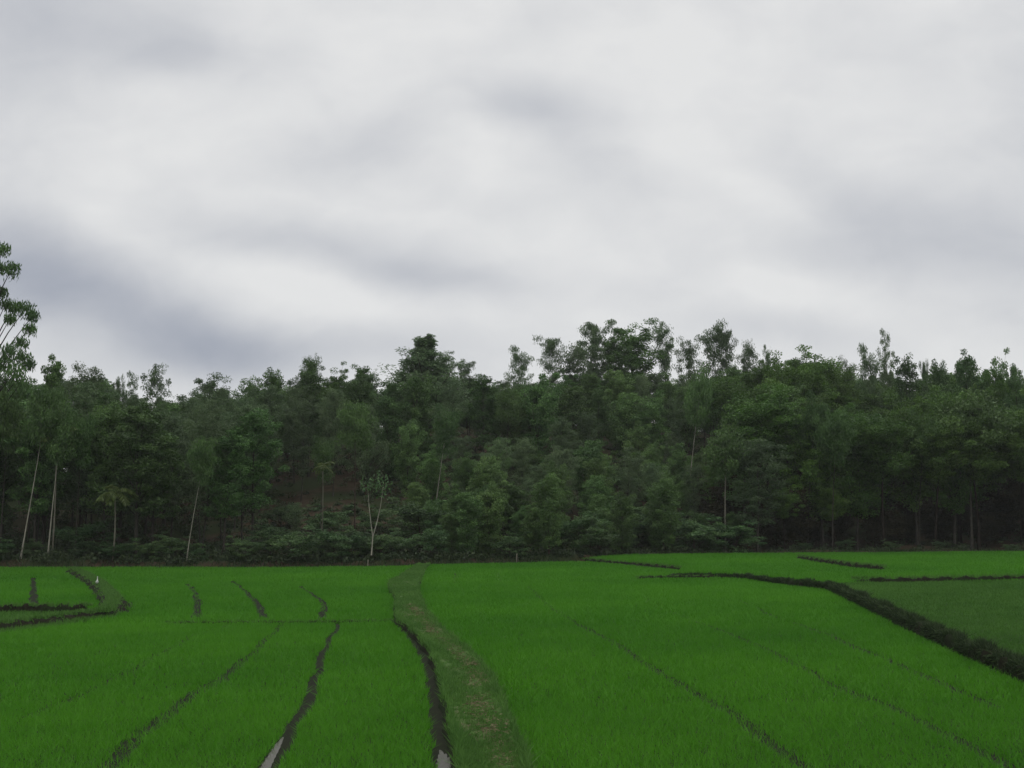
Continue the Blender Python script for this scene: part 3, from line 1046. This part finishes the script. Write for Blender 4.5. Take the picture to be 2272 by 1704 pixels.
# ------------------------------------------------------------------ trees that stand out on the skyline
SKY_TREES = [
    ('acacia', 122, 785, 14, 70, 'narrow dark tree next to the tall lanky eucalyptus, its crown tipped sideways', 1),
    ('wispy', 200, 803, 16, 90, 'round topped open crowned tree, second peak after the tall lanky eucalyptus', 0),
    ('wispy', 268, 828, 20, 34, 'thin sparse sapling poking above the canopy between two open crowns', 1),
    ('wispy', 342, 803, 18, 70, 'pointed dark tree beside the lowest dip of the skyline', 0),
    ('wispy', 306, 822, 22, 50, 'ragged light crown leaning against the pointed dark tree by the dip', 2),
    ('wispy', 472, 823, 30, 84, 'feathery crowned tree just after the lowest dip of the skyline', 3),
    ('acacia', 560, 833, 36, 60, 'small bushy treetop between the feathery crown and the sprig topped tree', 2),
    ('acacia', 607, 815, 40, 70, 'rounded green treetop a little before the sprig topped tree', 3),
    ('pole', 692, 781, 46, 46, 'small sprig topped eucalyptus standing just clear of the round crowns', 0),
    ('acacia', 690, 812, 42, 76, 'bushy tree directly beneath the small eucalyptus sprig', 4),
    ('broad', 752, 803, 46, 80, 'round dense crown beside the small eucalyptus sprig', 0),
    ('acacia', 806, 808, 48, 72, 'flat topped bushy tree between the round crown and the dark pyramid', 0),
    ('conic', 942, 742, 52, 210, 'big dark pyramid shaped tree with a reddish tip above the footpath', 1),
    ('wispy', 985, 774, 54, 60, 'thinner crown clinging to the side of the dark pyramid tree', 0),
    ('wispy', 1040, 796, 55, 66, 'low feathery treetop between the dark pyramid and the twin puffed pole', 1),
    ('euc', 1156, 764, 58, 59, 'slender pole like eucalyptus with two small leaf puffs, alone in a gap', 1),
    ('euc', 1226, 744, 58, 65, 'open eucalyptus with a small tuft, first of the tall hilltop cluster', 2),
    ('lanky', 1312, 713, 60, 120, 'spreading tall eucalyptus with tiered foliage near the top of the hill', 1),
    ('euc', 1270, 760, 56, 94, 'shorter eucalyptus filling the shoulder of the tiered hilltop eucalyptus', 3),
    ('broad', 1404, 707, 60, 135, 'broad rounded crown, fullest of the tall hilltop cluster', 1),
    ('acacia', 1370, 745, 56, 70, 'leafy tree pressed against the fullest hilltop crown', 1),
    ('euc', 1478, 712, 60, 65, 'drooping narrow eucalyptus right beside the fullest hilltop crown', 4),
    ('euc', 1528, 742, 60, 54, 'short dense eucalyptus puff in the gap between two taller ones', 0),
    ('euc', 1578, 705, 62, 73, 'tallest see-through eucalyptus after the hilltop gap, with twin puffs', 1),
    ('euc', 1610, 724, 62, 54, 'slim companion stem touching the tallest see-through eucalyptus', 2),
    ('euc', 1658, 753, 60, 54, 'lower eucalyptus tuft just before the wide green dome', 3),
    ('euc', 1692, 763, 58, 32, 'tiny dark sprig rising from the edge of the wide green dome', 4),
    ('broad', 1800, 766, 36, 150, 'wide bright green dome crowned tree, smoothest top of the skyline', 2),
    ('broad', 1745, 775, 33, 110, 'green crown merging into the shoulder of the wide dome', 3),
    ('euc', 1878, 781, 40, 40, 'wispy pale treetop in the notch after the wide green dome', 0),
    ('euc', 1928, 756, 40, 54, 'brownish open eucalyptus before the highest tree over the fallow field', 1),
    ('wispy', 1970, 727, 40, 46, 'narrow upright tree, highest above the dull fallow field', 2),
    ('acacia', 2005, 783, 32, 66, 'dense crown sloping down from the narrow upright tree', 2),
    ('euc', 2050, 795, 34, 22, 'thin nearly bare snag in the gap over the fallow field', 2),
    ('acacia', 2082, 795, 28, 60, 'dark bushy top just past the bare snag', 3),
    ('acacia', 2142, 776, 28, 70, 'knobbly dark crown, first of two beyond the bare snag', 4),
    ('broad', 2205, 772, 28, 84, 'knobbly dark crown, second and wider of two beyond the bare snag', 0),
    ('acacia', 2248, 800, 24, 60, 'dark tree dropping away at the far end of the skyline', 0),
]
for kind, px, py, d, w, lab, var in SKY_TREES:
    pt_tree(kind, px, py, d, w, label=lab, group='trees standing out on the skyline', var=var)



for px, py, d, lab in ((1050, 868, 66, 'bushy tree on the ridge behind the pyramid tree, leafy to its foot'), (1085, 880, 72, 'bushy tree on the ridge short of the twin puffed pole, leafy to its foot'),
                       (1015, 872, 74, 'bushy tree on the ridge close behind the pyramid tree, leafy to its foot'), (1120, 872, 68, 'bushy tree on the ridge right under the twin puffed pole')):
    pt_tree('bushy', px, py, d, 90, label=lab, group='bushy trees along the ridge')


def lanky():
    Y = float(edgeY(-42.0)) + 3.0
    b = np.array(at(-32, 1225, Y))
    b[2] = float(zt(np.array([b[0]]), np.array([b[1]]))[0]) - .1
    o = bpy.data.objects.new('eucalyptus_tree', None)
    COL.objects.link(o)
    o.location = b
    tag(o, 'very tall lanky eucalyptus with separate drooping leaf clusters, towering at the forest end', 'tree', 'trees standing out on the skyline')
    rng = np.random.default_rng(3)
    rel = lambda px, py, dy=0.0: np.array(at(px, py, Y + dy)) - b
    tpts = [rel(-32, 1240), rel(-36, 1050), rel(-30, 900), rel(-24, 760), rel(-14, 640), rel(-10, 585), rel(-12, 540)]
    wood = [tube(tpts, [.30, .25, .21, .17, .12, .08, .03], 8)]
    C, A, T = [], [], []
    puffs = [(6, 548, 18, 0), (28, 592, 20, .4), (2, 590, 14, -.8), (4, 645, 15, .5), (14, 672, 14, .8), (34, 676, 20, 1.0), (60, 680, 22, 1.2), (74, 698, 15, 1.2), (24, 704, 14, .6),
             (66, 726, 16, 1.0), (46, 756, 17, .2), (20, 775, 22, -.4), (52, 790, 20, .6), (4, 800, 24, 0), (34, 818, 24, -.6), (66, 806, 14, .8), (10, 840, 26, .8), (50, 845, 24, 0),
             (-44, 560, 34, .6), (-64, 620, 36, -.6), (-50, 690, 34, .9), (-80, 740, 36, 0), (-36, 800, 40, -.9), (-90, 830, 36, .5)]
    ty = [1240, 1050, 900, 760, 640, 585, 540]
    for px, py, r, dy in puffs:
        c = rel(px, py, dy * 1.6)
        R_ = r * Y / FPX
        y0 = min(1000, py + 60 + abs(px + 20) * .9)
        k = [float(np.interp(-y0, [-v for v in ty], [p[q] for p in tpts])) for q in range(3)]
        mid = (np.array(k) + c) / 2 + np.array([0, 0, .25])
        wood.append(tube([k, mid, c], [.07, .045, .015], 5))
        m = int(70 + 9 * r)
        q = unit(rng.normal(size=(m, 3))) * rng.uniform(0, 1, (m, 1)) ** .5 * R_ * np.array([1.1, 1.1, .8])
        q[:, 2] -= np.abs(rng.normal(0, .55, m)) * R_ * .8
        C.append(c + q)
        ax = rng.normal(0, .4, (m, 3))
        ax[:, 2] = -1
        A.append(ax)
        T.append(np.clip(rng.uniform(.0, .6) + rng.normal(0, .2, m), 0, 1))
    V, F = cat_quads(wood)
    link('trunk', mesh_np('trunk', V, F, M['grey_bark'], smooth=True), o)
    C = np.concatenate(C)
    lv, lf = leaves(C, np.concatenate(A), rng.uniform(.25, .5, len(C)), rng.uniform(.07, .12, len(C)), rng)
    link('crown', mesh_np('crown', lv, lf, M['acacia'], np.repeat(np.concatenate(T), 4)), o)


lanky()

# pale and dark trunks that show against the wood: base px, top px, distance behind the edge
TRUNKS = [
    ('pole', 52, 1195, 112, 840, 2.0, 90, 'long thin pale trunked tree, the first of two leaning together under the lanky eucalyptus', 'pale_bark', 0),
    ('pole', 112, 1190, 142, 880, 2.5, 80, 'long thin pale trunked tree, the second of two leaning together under the lanky eucalyptus', 'pale_bark', 1),
    ('pole', 418, 1210, 452, 960, 2.0, 60, 'slim leaning tree with a bright white trunk between the areca palm and the brown clearing', 'pale_bark', 2),
    ('pole', 788, 1170, 786, 880, 18, 84, 'tree with a thick dark brown trunk standing in the brown clearing', 'brown_bark', 0),
    ('pole', 712, 1190, 712, 960, 12, 60, 'tree with a faint thin stem in front of the brown clearing', 'grey_bark', 3),
    ('pole', 962, 1110, 988, 890, 20, 70, 'slope tree whose short white trunk gleams above the bushes by the path end', 'pale_bark', 3),
    ('pole', 1124, 1010, 1128, 850, 34, 60, 'hillside tree with a dull upright stem below the twin puffed pole', 'grey_bark', 0),
    ('pole', 1522, 1060, 1560, 800, 22, 66, 'tall tree with a curving pale trunk below the hilltop eucalypts', 'pale_bark', 1),
    ('pole', 1608, 1190, 1610, 930, 5, 100, 'tree with a straight greyish trunk at the border of the darkest wood', 'wood', 1),
    ('pole', 1788, 1130, 1806, 860, 8, 80, 'tree with a thin faint leaning trunk under the wide green dome', 'grey_bark', 4),
    ('pole', 1844, 1200, 1848, 900, 4, 80, 'tree with a slight dim stem deep under the wide dome', 'grey_bark', 2),
    ('pole', 2152, 1215, 2156, 850, 5, 170, 'heavy tree with a twin looking dim trunk behind the fallow field', 'grey_bark', 1),
    ('pole', 2036, 1215, 2040, 900, 5, 80, 'tree with a thin grey stem in the gloom behind the fallow field', 'grey_bark', 3),
    ('pole', 8, 1215, 10, 850, 3, 80, 'dim stemmed tree close beside the lanky eucalyptus', 'grey_bark', 2),
    ('pole', 172, 1200, 176, 900, 4, 70, 'dim upright stem between the leaning pale pair and the areca palm', 'grey_bark', 3),
]
for kind, pbx, pby, ptx, pty, d, w, lab, bark, var in TRUNKS:
    a, b, _ = ray(pbx, 1130)
    Y = 90.0
    for _ in range(6):
        Y = float(edgeY(a / b * Y)) + d
    X = a / b * Y
    zb = float(zt(np.array([X]), np.array([Y]))[0])
    tp = at(ptx, pty, Y)
    h = tp[2] - zb
    ang = math.atan2(tp[0] - X, h)
    plant(kind, (X, Y, zb - .1), h / math.cos(ang), w * Y / FPX, lean=(ang, 0), label=lab, group='trees with visible trunks', var=var, bark=bark)


# ------------------------------------------------------------------ the mass of the wood
SKYL = np.array([(-400, 800), (-150, 800), (0, 835), (90, 822), (150, 830), (200, 822), (245, 852), (290, 866), (360, 876), (385, 888), (440, 856), (475, 842), (515, 866),
                 (555, 846), (600, 834), (645, 830), (690, 822), (760, 814), (820, 820), (855, 842), (880, 836), (940, 796), (1010, 818), (1050, 808), (1100, 832),
                 (1140, 818), (1200, 820), (1300, 806), (1400, 806), (1500, 818), (1560, 820), (1640, 806), (1690, 798), (1750, 780), (1840, 780), (1880, 816),
                 (1950, 806), (2000, 798), (2040, 836), (2080, 806), (2140, 792), (2200, 790), (2240, 812), (2300, 838), (2500, 820), (2800, 820)], float)
# windows kept clear in front of things that show: px0, px1, py0, py1, distance behind the edge
CLEAR = [(640, 825, 1062, 1110, 31), (410, 440, 1085, 1195, 2.5), (955, 985, 970, 1065, 20), (1525, 1562, 880, 1015, 22), (1596, 1622, 1030, 1130, 5),
         (40, 100, 950, 1190, 2), (105, 145, 1000, 1175, 2.5), (205, 300, 1095, 1230, 1.5), (780, 808, 980, 1115, 18), (1778, 1812, 940, 1070, 8), (1116, 1136, 905, 965, 34),
         (800, 860, 1100, 1220, 2), (690, 740, 1010, 1150, 8)]


def limit_top(px, half, Y, d, py_top):
    """Lower the top of a tree that would hide one of the clear windows; None when it cannot stand there."""
    for a, b, t, bt, dd in CLEAR:
        if d < dd and px + half > a and px - half < b and py_top < bt:
            py_top = bt + 4
    return py_top


ZONES = [(-9e9, 330, 'behind the corner paddy'), (330, 580, 'short of the brown clearing'), (580, 900, 'around the brown clearing'),
         (900, 1230, 'on the slope beyond the footpath'), (1230, 1560, 'below the tall hilltop eucalypts'),
         (1560, 1880, 'below the wide green dome'), (1880, 9e9, 'behind the fallow field')]
LOOK = dict(acacia='dense bushy dark green', broad='broad leafy green', euc='drooping grey green', wispy='thin feathery', conic='dusky upright', shrub='low bushy green', bushy='leafy to the ground', tall='high crowned dark', thicket='shade tinted dry brownish')
KINDN = dict(acacia='tree', broad='tree', euc='eucalyptus', wispy='tree', conic='tree', shrub='shrub', bushy='tree', tall='tree', thicket='shrub')


def zone(px):
    for k, (a, b, s) in enumerate(ZONES):
        if a <= px < b:
            return k, s


ROWS = [2.4, 4.4, 7.5, 11, 15.5, 20.5, 26, 32, 39, 47, 56, 66, 76, 86]
for r, d in enumerate(ROWS):
    px = -150 + RNG.uniform(0, 60)
    while px < (2430 if r < 12 else 1800):
        if r >= 12 and px < 380:
            px = 380 + RNG.uniform(0, 60)
        a, b, _ = ray(px, 1130)
        Y = 90.0
        for _ in range(6):
            Y = float(edgeY(a / b * Y)) + d
        dd = d + RNG.uniform(-1.2, 1.2) * min(1, d / 4)
        Y += dd - d
        X = a / b * Y
        zk, zs = zone(px)
        zb = float(zt(np.array([X]), np.array([Y]))[0])
        sky = float(np.interp(px, SKYL[:, 0], SKYL[:, 1]))
        step = RNG.uniform(3.6, 5.6)
        layer = 'along the foot' if r < 2 else ('part way in' if r < 7 else 'near the top')
        kind = None
        u = RNG.uniform()
        if zk <= 1:
            if r == 0:
                kind, h = 'shrub', RNG.uniform(1.2, 2.6)
                step = RNG.uniform(2.6, 4.2)
            elif r == 1:
                kind, h = ('shrub', RNG.uniform(2.0, 3.8)) if u < .55 else ('acacia', RNG.uniform(10, 13))
                step = RNG.uniform(3, 4.6)
            else:
                kind = 'acacia' if u < .55 else ('wispy' if u < .8 else ('euc' if u < .92 else 'conic'))
                h = RNG.uniform(11, 15)
        elif zk == 2:
            if r < 3:
                kind, h = 'shrub', RNG.uniform(1.8, 3.4)
                step = RNG.uniform(2.8, 4.2)
            elif r < 6:
                kind, h = ('shrub', RNG.uniform(1.2, 2.4)) if u < .7 else ('wispy', RNG.uniform(6, 9))
            else:
                kind = 'acacia' if u < .40 else ('bushy' if u < .62 else ('wispy' if u < .97 else 'conic'))
                step = RNG.uniform(3.0, 4.6)
                h = RNG.uniform(10, 13)
        elif zk <= 4:
            if r < 3:
                kind, h = ('shrub', RNG.uniform(2.2, 4.2)) if u < .5 else ('bushy', RNG.uniform(4, 7.5))
                step = RNG.uniform(2.8, 4.2)
            elif r < 8:
                kind = 'shrub' if u < .15 else ('bushy' if u < .60 else 'wispy')
                h = RNG.uniform(5, 10) if kind != 'shrub' else RNG.uniform(3, 4.8)
                step = RNG.uniform(2.6, 4.0)
            else:
                kind = 'acacia' if u < .25 else ('bushy' if u < .62 else 'wispy')
                step = RNG.uniform(2.8, 4.2)
                h = RNG.uniform(10, 13)
        else:
            if r == 0:
                kind, h = 'shrub', RNG.uniform(.8, 1.6)
                step = RNG.uniform(4, 8)
                if zk == 5 and px < 1720:
                    h = RNG.uniform(2, 4.5)
            elif r == 1:
                kind, h = 'tall', RNG.uniform(13, 16)
                if zk == 5 and px < 1700:
                    kind, h = 'acacia', RNG.uniform(7, 10)
            else:
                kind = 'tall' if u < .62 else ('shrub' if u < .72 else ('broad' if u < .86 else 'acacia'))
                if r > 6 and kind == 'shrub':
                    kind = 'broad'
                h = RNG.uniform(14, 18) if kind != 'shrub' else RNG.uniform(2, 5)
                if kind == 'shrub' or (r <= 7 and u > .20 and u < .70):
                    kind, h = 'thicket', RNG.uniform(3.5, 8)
                if r <= 4:
                    step = RNG.uniform(2.4, 4.2)
        # never above the skyline; the back rows come up to it
        zsky = at(px, sky + RNG.uniform(2, 26), Y)[2]
        hmax = zsky - zb
        if r >= 9:
            h = hmax
            if kind == 'shrub':
                kind = 'acacia'
            if r >= 9 and zk >= 5 and u < .6:
                kind = 'bushy'
                h = min(h, hmax - 1)
            if r >= (10 if zk == 2 else 11) and 1 <= zk <= 4:
                kind = 'bushy'
                h = min(h, hmax - 1)
        h = min(h, hmax)
        half = (2.0 if kind == 'shrub' else 2.6) * FPX / Y
        _, pyt = pix(X, Y, zb + h)
        pl = limit_top(px, half * .85, Y, dd, pyt)
        if pl != pyt:
            h = at(px, pl, Y)[2] - zb
            if h < 3.6:
                kind = 'shrub'
        if h > (.5 if kind in ('shrub', 'thicket') else 3.0) and h < 30:
            lab = '%s %s %s %s' % (LOOK[kind], KINDN[kind], layer, zs)
            w = None
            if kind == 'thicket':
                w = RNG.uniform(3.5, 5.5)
            elif kind == 'shrub':
                w = h * RNG.uniform(1.0, 1.5) + .6
            elif kind in ('acacia', 'wispy', 'broad', 'bushy', 'tall'):
                w = min(2 * PROTO[kind][0]['rad'] * h / PROTO[kind][0]['top'] * (RNG.uniform(.75, 1.05) if 2 <= zk <= 4 else RNG.uniform(.9, 1.3)), 9) + .6
            plant(kind, (X, Y, zb - .1), h + .1, w, label=lab, group=lab.replace(' tree ', ' trees ').replace(' shrub ', ' shrubs ').replace(' eucalyptus ', ' eucalypts '))
        px += step * FPX / Y
print('PLANTS', COUNT['n'])

# the forked sapling at the field edge and the lighter tree before the dark wood
pt_tree('wispy', 1672, 970, 2.6, 150, label='lighter round crowned small tree in front of the darkest wood', group='single trees at the foot of the forest', var=1)


def forked():
    Y = float(edgeY(-12.5)) + 1.6
    b = at(824, 1228, Y)
    o = bpy.data.objects.new('forked_sapling', None)
    COL.objects.link(o)
    o.location = b
    tag(o, 'pale forked sapling with two diverging stems at the end of the footpath', 'tree')
    rel = lambda px, py, dy=0: np.array(at(px, py, Y + dy)) - np.array(b)
    parts = [tube([rel(824, 1232), rel(826, 1205), rel(827, 1190)], [.07, .055, .05], 7),
             tube([rel(827, 1192), rel(836, 1160), rel(845, 1120), rel(850, 1080)], [.045, .038, .03, .02], 6),
             tube([rel(827, 1192), rel(823, 1160), rel(819, 1125), rel(816, 1085, .4)], [.036, .03, .025, .015], 6)]
    V, F = cat_quads(parts)
    link('trunk', mesh_np('trunk', V, F, M['pale_bark'], smooth=True), o)
    rng = np.random.default_rng(5)
    C = []
    for px, py in ((850, 1078), (846, 1092), (856, 1068), (816, 1084), (812, 1074), (830, 1066), (842, 1060)):
        C.append(rel(px, py) + unit(rng.normal(size=(24, 3))) * rng.uniform(0, 1, (24, 1)) ** .5 * .75)
    C = np.concatenate(C)
    lv, lf = leaves(C, rng.normal(size=C.shape), rng.uniform(.2, .4, len(C)), rng.uniform(.08, .16, len(C)), rng)
    link('crown', mesh_np('crown', lv, lf, M['shrub'], np.repeat(rng.uniform(0, .8, len(C)), 4)), o)


forked()


# ------------------------------------------------------------------ areca palms
def palm(px_b, py_b, px_t, py_t, d, label, size=1.0, nf=9):
    a, b, _ = ray(px_b, 1130)
    Y = 90.0
    for _ in range(6):
        Y = float(edgeY(a / b * Y)) + d
    B = np.array(at(px_b, py_b, Y))
    B[2] = min(B[2], float(zt(np.array([B[0]]), np.array([Y]))[0])) - .1
    T = np.array(at(px_t, py_t, Y))
    o = bpy.data.objects.new('palm_tree', None)
    COL.objects.link(o)
    o.location = B
    tag(o, label, 'palm', 'areca palms at the foot of the forest')
    rng = np.random.default_rng(int(px_b))
    H = T - B
    n = 8
    ts = np.linspace(0, 1, n)
    P = ts[:, None] * H + np.stack([.10 * np.sin(ts * 3.1), 0 * ts, 0 * ts], -1)
    V, F = tube(P,   .058 * (1 - .3 * ts) * size + .012, 7)
    link('trunk', mesh_np('trunk', V, F, M['palm_bark'], smooth=True), o)
    sv_, sf = tube([H, H + np.array([0, 0, .35 * size]), H + np.array([0, 0, .7 * size])], [.075 * size, .08 * size, .03], 7)
    link('crown_shaft', mesh_np('crown_shaft', sv_, sf, M['palm'], np.full(len(sv_), .6), smooth=True), o)
    top = H + np.array([0, 0, .6 * size])
    for k in range(nf):
        az = k * 2.4 + rng.uniform(-.3, .3)
        el = rng.uniform(.35, 1.25)
        ln = rng.uniform(1.7, 2.3) * size
        pts = [top]
        dcur = np.array([math.cos(az) * math.cos(el), math.sin(az) * math.cos(el), math.sin(el)])
        m = 9
        for q in range(m):
            dcur = unit(dcur + np.array([0, 0, -.22]))
            pts.append(pts[-1] + dcur * ln / m)
        pts = np.array(pts)
        rv, rf = tube(pts, np.linspace(.022, .006, len(pts)) * size, 4)
        C, A = [], []
        side = unit(np.cross(dcur, np.array([0, 0, 1.0])))
        for s in np.linspace(.12, 1, 26):
            c = np.array([np.interp(s * m, np.arange(m + 1), pts[:, i]) for i in range(3)])
            tg = unit(np.array([np.interp(min(m, s * m + .3), np.arange(m + 1), pts[:, i]) for i in range(3)]) - c + 1e-6)
            for sg in (-1, 1):
                ax = unit(side * sg + tg * .55 + np.array([0, 0, -.55]) + rng.normal(0, .08, 3))
                l = .55 * size * math.sin(math.pi * (.12 + .8 * s)) + .12
                C.append(c + ax * l / 2)
                A.append((ax, l))
        C = np.array(C)
        lv, lf = leaves(C, np.array([x[0] for x in A]), np.array([x[1] for x in A]), np.full(len(C), .075 * size), rng)
        V, F = cat_quads([(rv, rf), (lv, lf)])
        t = np.concatenate([np.full(len(rv), .5), np.repeat(rng.uniform(.2, 1, len(C)), 4)])
        link('frond', mesh_np('frond', V, F, M['palm'], t), o)


palm(250, 1232, 255, 1110, 1.5, 'short areca palm with a white stem and arching fronds behind the white bird')
palm(116, 1225, 124, 985, 3.0, 'tall areca palm among the leaning pale trunks, fronds high up', 1.0)
palm(712, 1160, 716, 1045, 7.5, 'small yellowish areca palm in front of the brown clearing', .6, 7)


# ------------------------------------------------------------------ undergrowth over the slope
def undergrowth():
    rng = np.random.default_rng(77)
    n = 5200
    u = rng.uniform(-.62, .62, n)
    d = 1.0 + 74 * rng.uniform(size=n) ** 1.3
    Y = 88 + d
    for _ in range(5):
        Y = edgeY(u * Y) + d
    X = u * Y
    Z = zt(X, Y)
    px, py = pix(X, Y, Z + .5)
    keep = np.ones(n, bool)
    for a, b, t, bt, dd in CLEAR[:1]:
        keep &= ~((px > a) & (px < b) & (py > t - 10) & (py < bt) & (rng.uniform(size=n) < .6))
    keep &= ~((px > 1560) & (d < 25) & (rng.uniform(size=n) < .75))
    X, Y, Z = X[keep], Y[keep], Z[keep]
    m = 34
    n = len(X)
    sz = rng.uniform(.35, .95, n)
    q = unit(rng.normal(size=(n, m, 3))) * rng.uniform(0, 1, (n, m, 1)) ** .5 * sz[:, None, None]
    q[:, :, 2] = np.abs(q[:, :, 2]) * .9
    C = (np.stack([X, Y, Z], -1)[:, None, :] + q).reshape(-1, 3)
    N = len(C)
    lv, lf = leaves(C, rng.normal(size=(N, 3)), rng.uniform(.18, .42, N), rng.uniform(.08, .2, N), rng)
    t = np.clip(np.repeat(rng.uniform(.1, .8, n), m) + rng.normal(0, .15, N), 0, 1)
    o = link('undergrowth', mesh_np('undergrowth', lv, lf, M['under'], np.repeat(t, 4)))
    tag(o, 'tangled undergrowth covering the forest floor on the slope', 'undergrowth', None, 'stuff')


undergrowth()


# ------------------------------------------------------------------ small things: egret, stakes
def egret():
    b = G(215, 1303, .32)
    b = (b[0], b[1], .30)
    o = bpy.data.objects.new('egret', None)
    COL.objects.link(o)
    o.location = b
    o.rotation_euler = (0, 0, math.radians(-65))
    tag(o, 'small white egret standing on the curved grassy bank', 'bird')
    spine = [(-.24, 0, .20), (-.17, 0, .235), (-.08, 0, .275), (.0, 0, .305), (.07, 0, .335), (.115, 0, .38), (.115, 0, .44), (.085, 0, .50), (.09, 0, .55), (.125, 0, .575), (.16, 0, .572), (.185, 0, .565)]
    rad = [.008, .035, .065, .078, .062, .034, .021, .018, .018, .026, .02, .009]
    V, F = tube(spine, rad, 10)
    n = len(spine)
    caps = np.array([(i, (i + 1) % 10, (i + 2) % 10, (i + 2) % 10) for i in ()]).reshape(0, 4).astype(int)
    body = link('body', mesh_np('body', V, np.concatenate([F, caps]) if len(caps) else F, M['white'], smooth=True), o)
    V, F = tube([(.18, 0, .566), (.22, 0, .558), (.27, 0, .548)], [.010, .007, .001], 6)
    link('beak', mesh_np('beak', V, F, M['beak'], smooth=True), o)
    for s in (-1, 1):
        V, F = tube([(0, .028 * s, .26), (.012, .028 * s, .13), (0, .028 * s, .012), (.05, .028 * s, 0)], [.012, .007, .006, .003], 5)
        link('leg', mesh_np('leg', V, F, M['beak'], smooth=True), o)


egret()


def stake(px, py_b, py_t, d, label, mat='wood', lean=0.03):
    a, b, _ = ray(px, 1130)
    Y = 90.0
    for _ in range(6):
        Y = float(edgeY(a / b * Y)) + d
    X = a / b * Y
    zb = float(zt(np.array([X]), np.array([Y]))[0])
    h = at(px, py_t, Y)[2] - at(px, py_b, Y)[2]
    P = [(0, 0, -.15), (.01, 0, h * .3), (lean * h, .01, h * .7), (lean * 1.4 * h, 0, h), (lean * 1.4 * h, 0, h + .01)]
    V, F = tube(P, [.045, .042, .036, .032, .002], 7)
    o = link('stake', mesh_np('stake', V, F, M[mat], smooth=True))
    o.location = (X, Y, zb)
    tag(o, label, 'stake', 'stakes at the forest foot')


stake(818, 1250, 1234, .3, 'short pale stake at the field edge below the forked sapling')
stake(1146, 1248, 1228, .4, 'pale wooden stake at the field edge beyond the footpath')


# ------------------------------------------------------------------ haze volume added to stand in for a lens veil
def added_haze():
    me = bpy.data.meshes.new('added_haze')
    x, y0, y1, z0, z1 = 1700, -700, 1700, -1.5, 45
    v = [(-x, y0, z0), (x, y0, z0), (x, y1, z0), (-x, y1, z0), (-x, y0, z1), (x, y0, z1), (x, y1, z1), (-x, y1, z1)]
    f = [(0, 3, 2, 1), (4, 5, 6, 7), (0, 1, 5, 4), (1, 2, 6, 5), (2, 3, 7, 6), (3, 0, 4, 7)]
    me.from_pydata(v, [], f)
    m, T = base_mat('added_haze')
    p = mk(T, 'ShaderNodeVolumePrincipled')
    p.inputs['Color'].default_value = (0.86, 0.90, 0.90, 1)
    p.inputs['Density'].default_value = 0.00020
    out = mk(T, 'ShaderNodeOutputMaterial')
    T.links.new(p.outputs[0], out.inputs['Volume'])
    me.materials.append(m)
    o = link('added_haze', me)
    tag(o, 'faint added haze standing in for a lens veil over the paddies and the forest', 'added_haze', None, 'stuff')


added_haze()
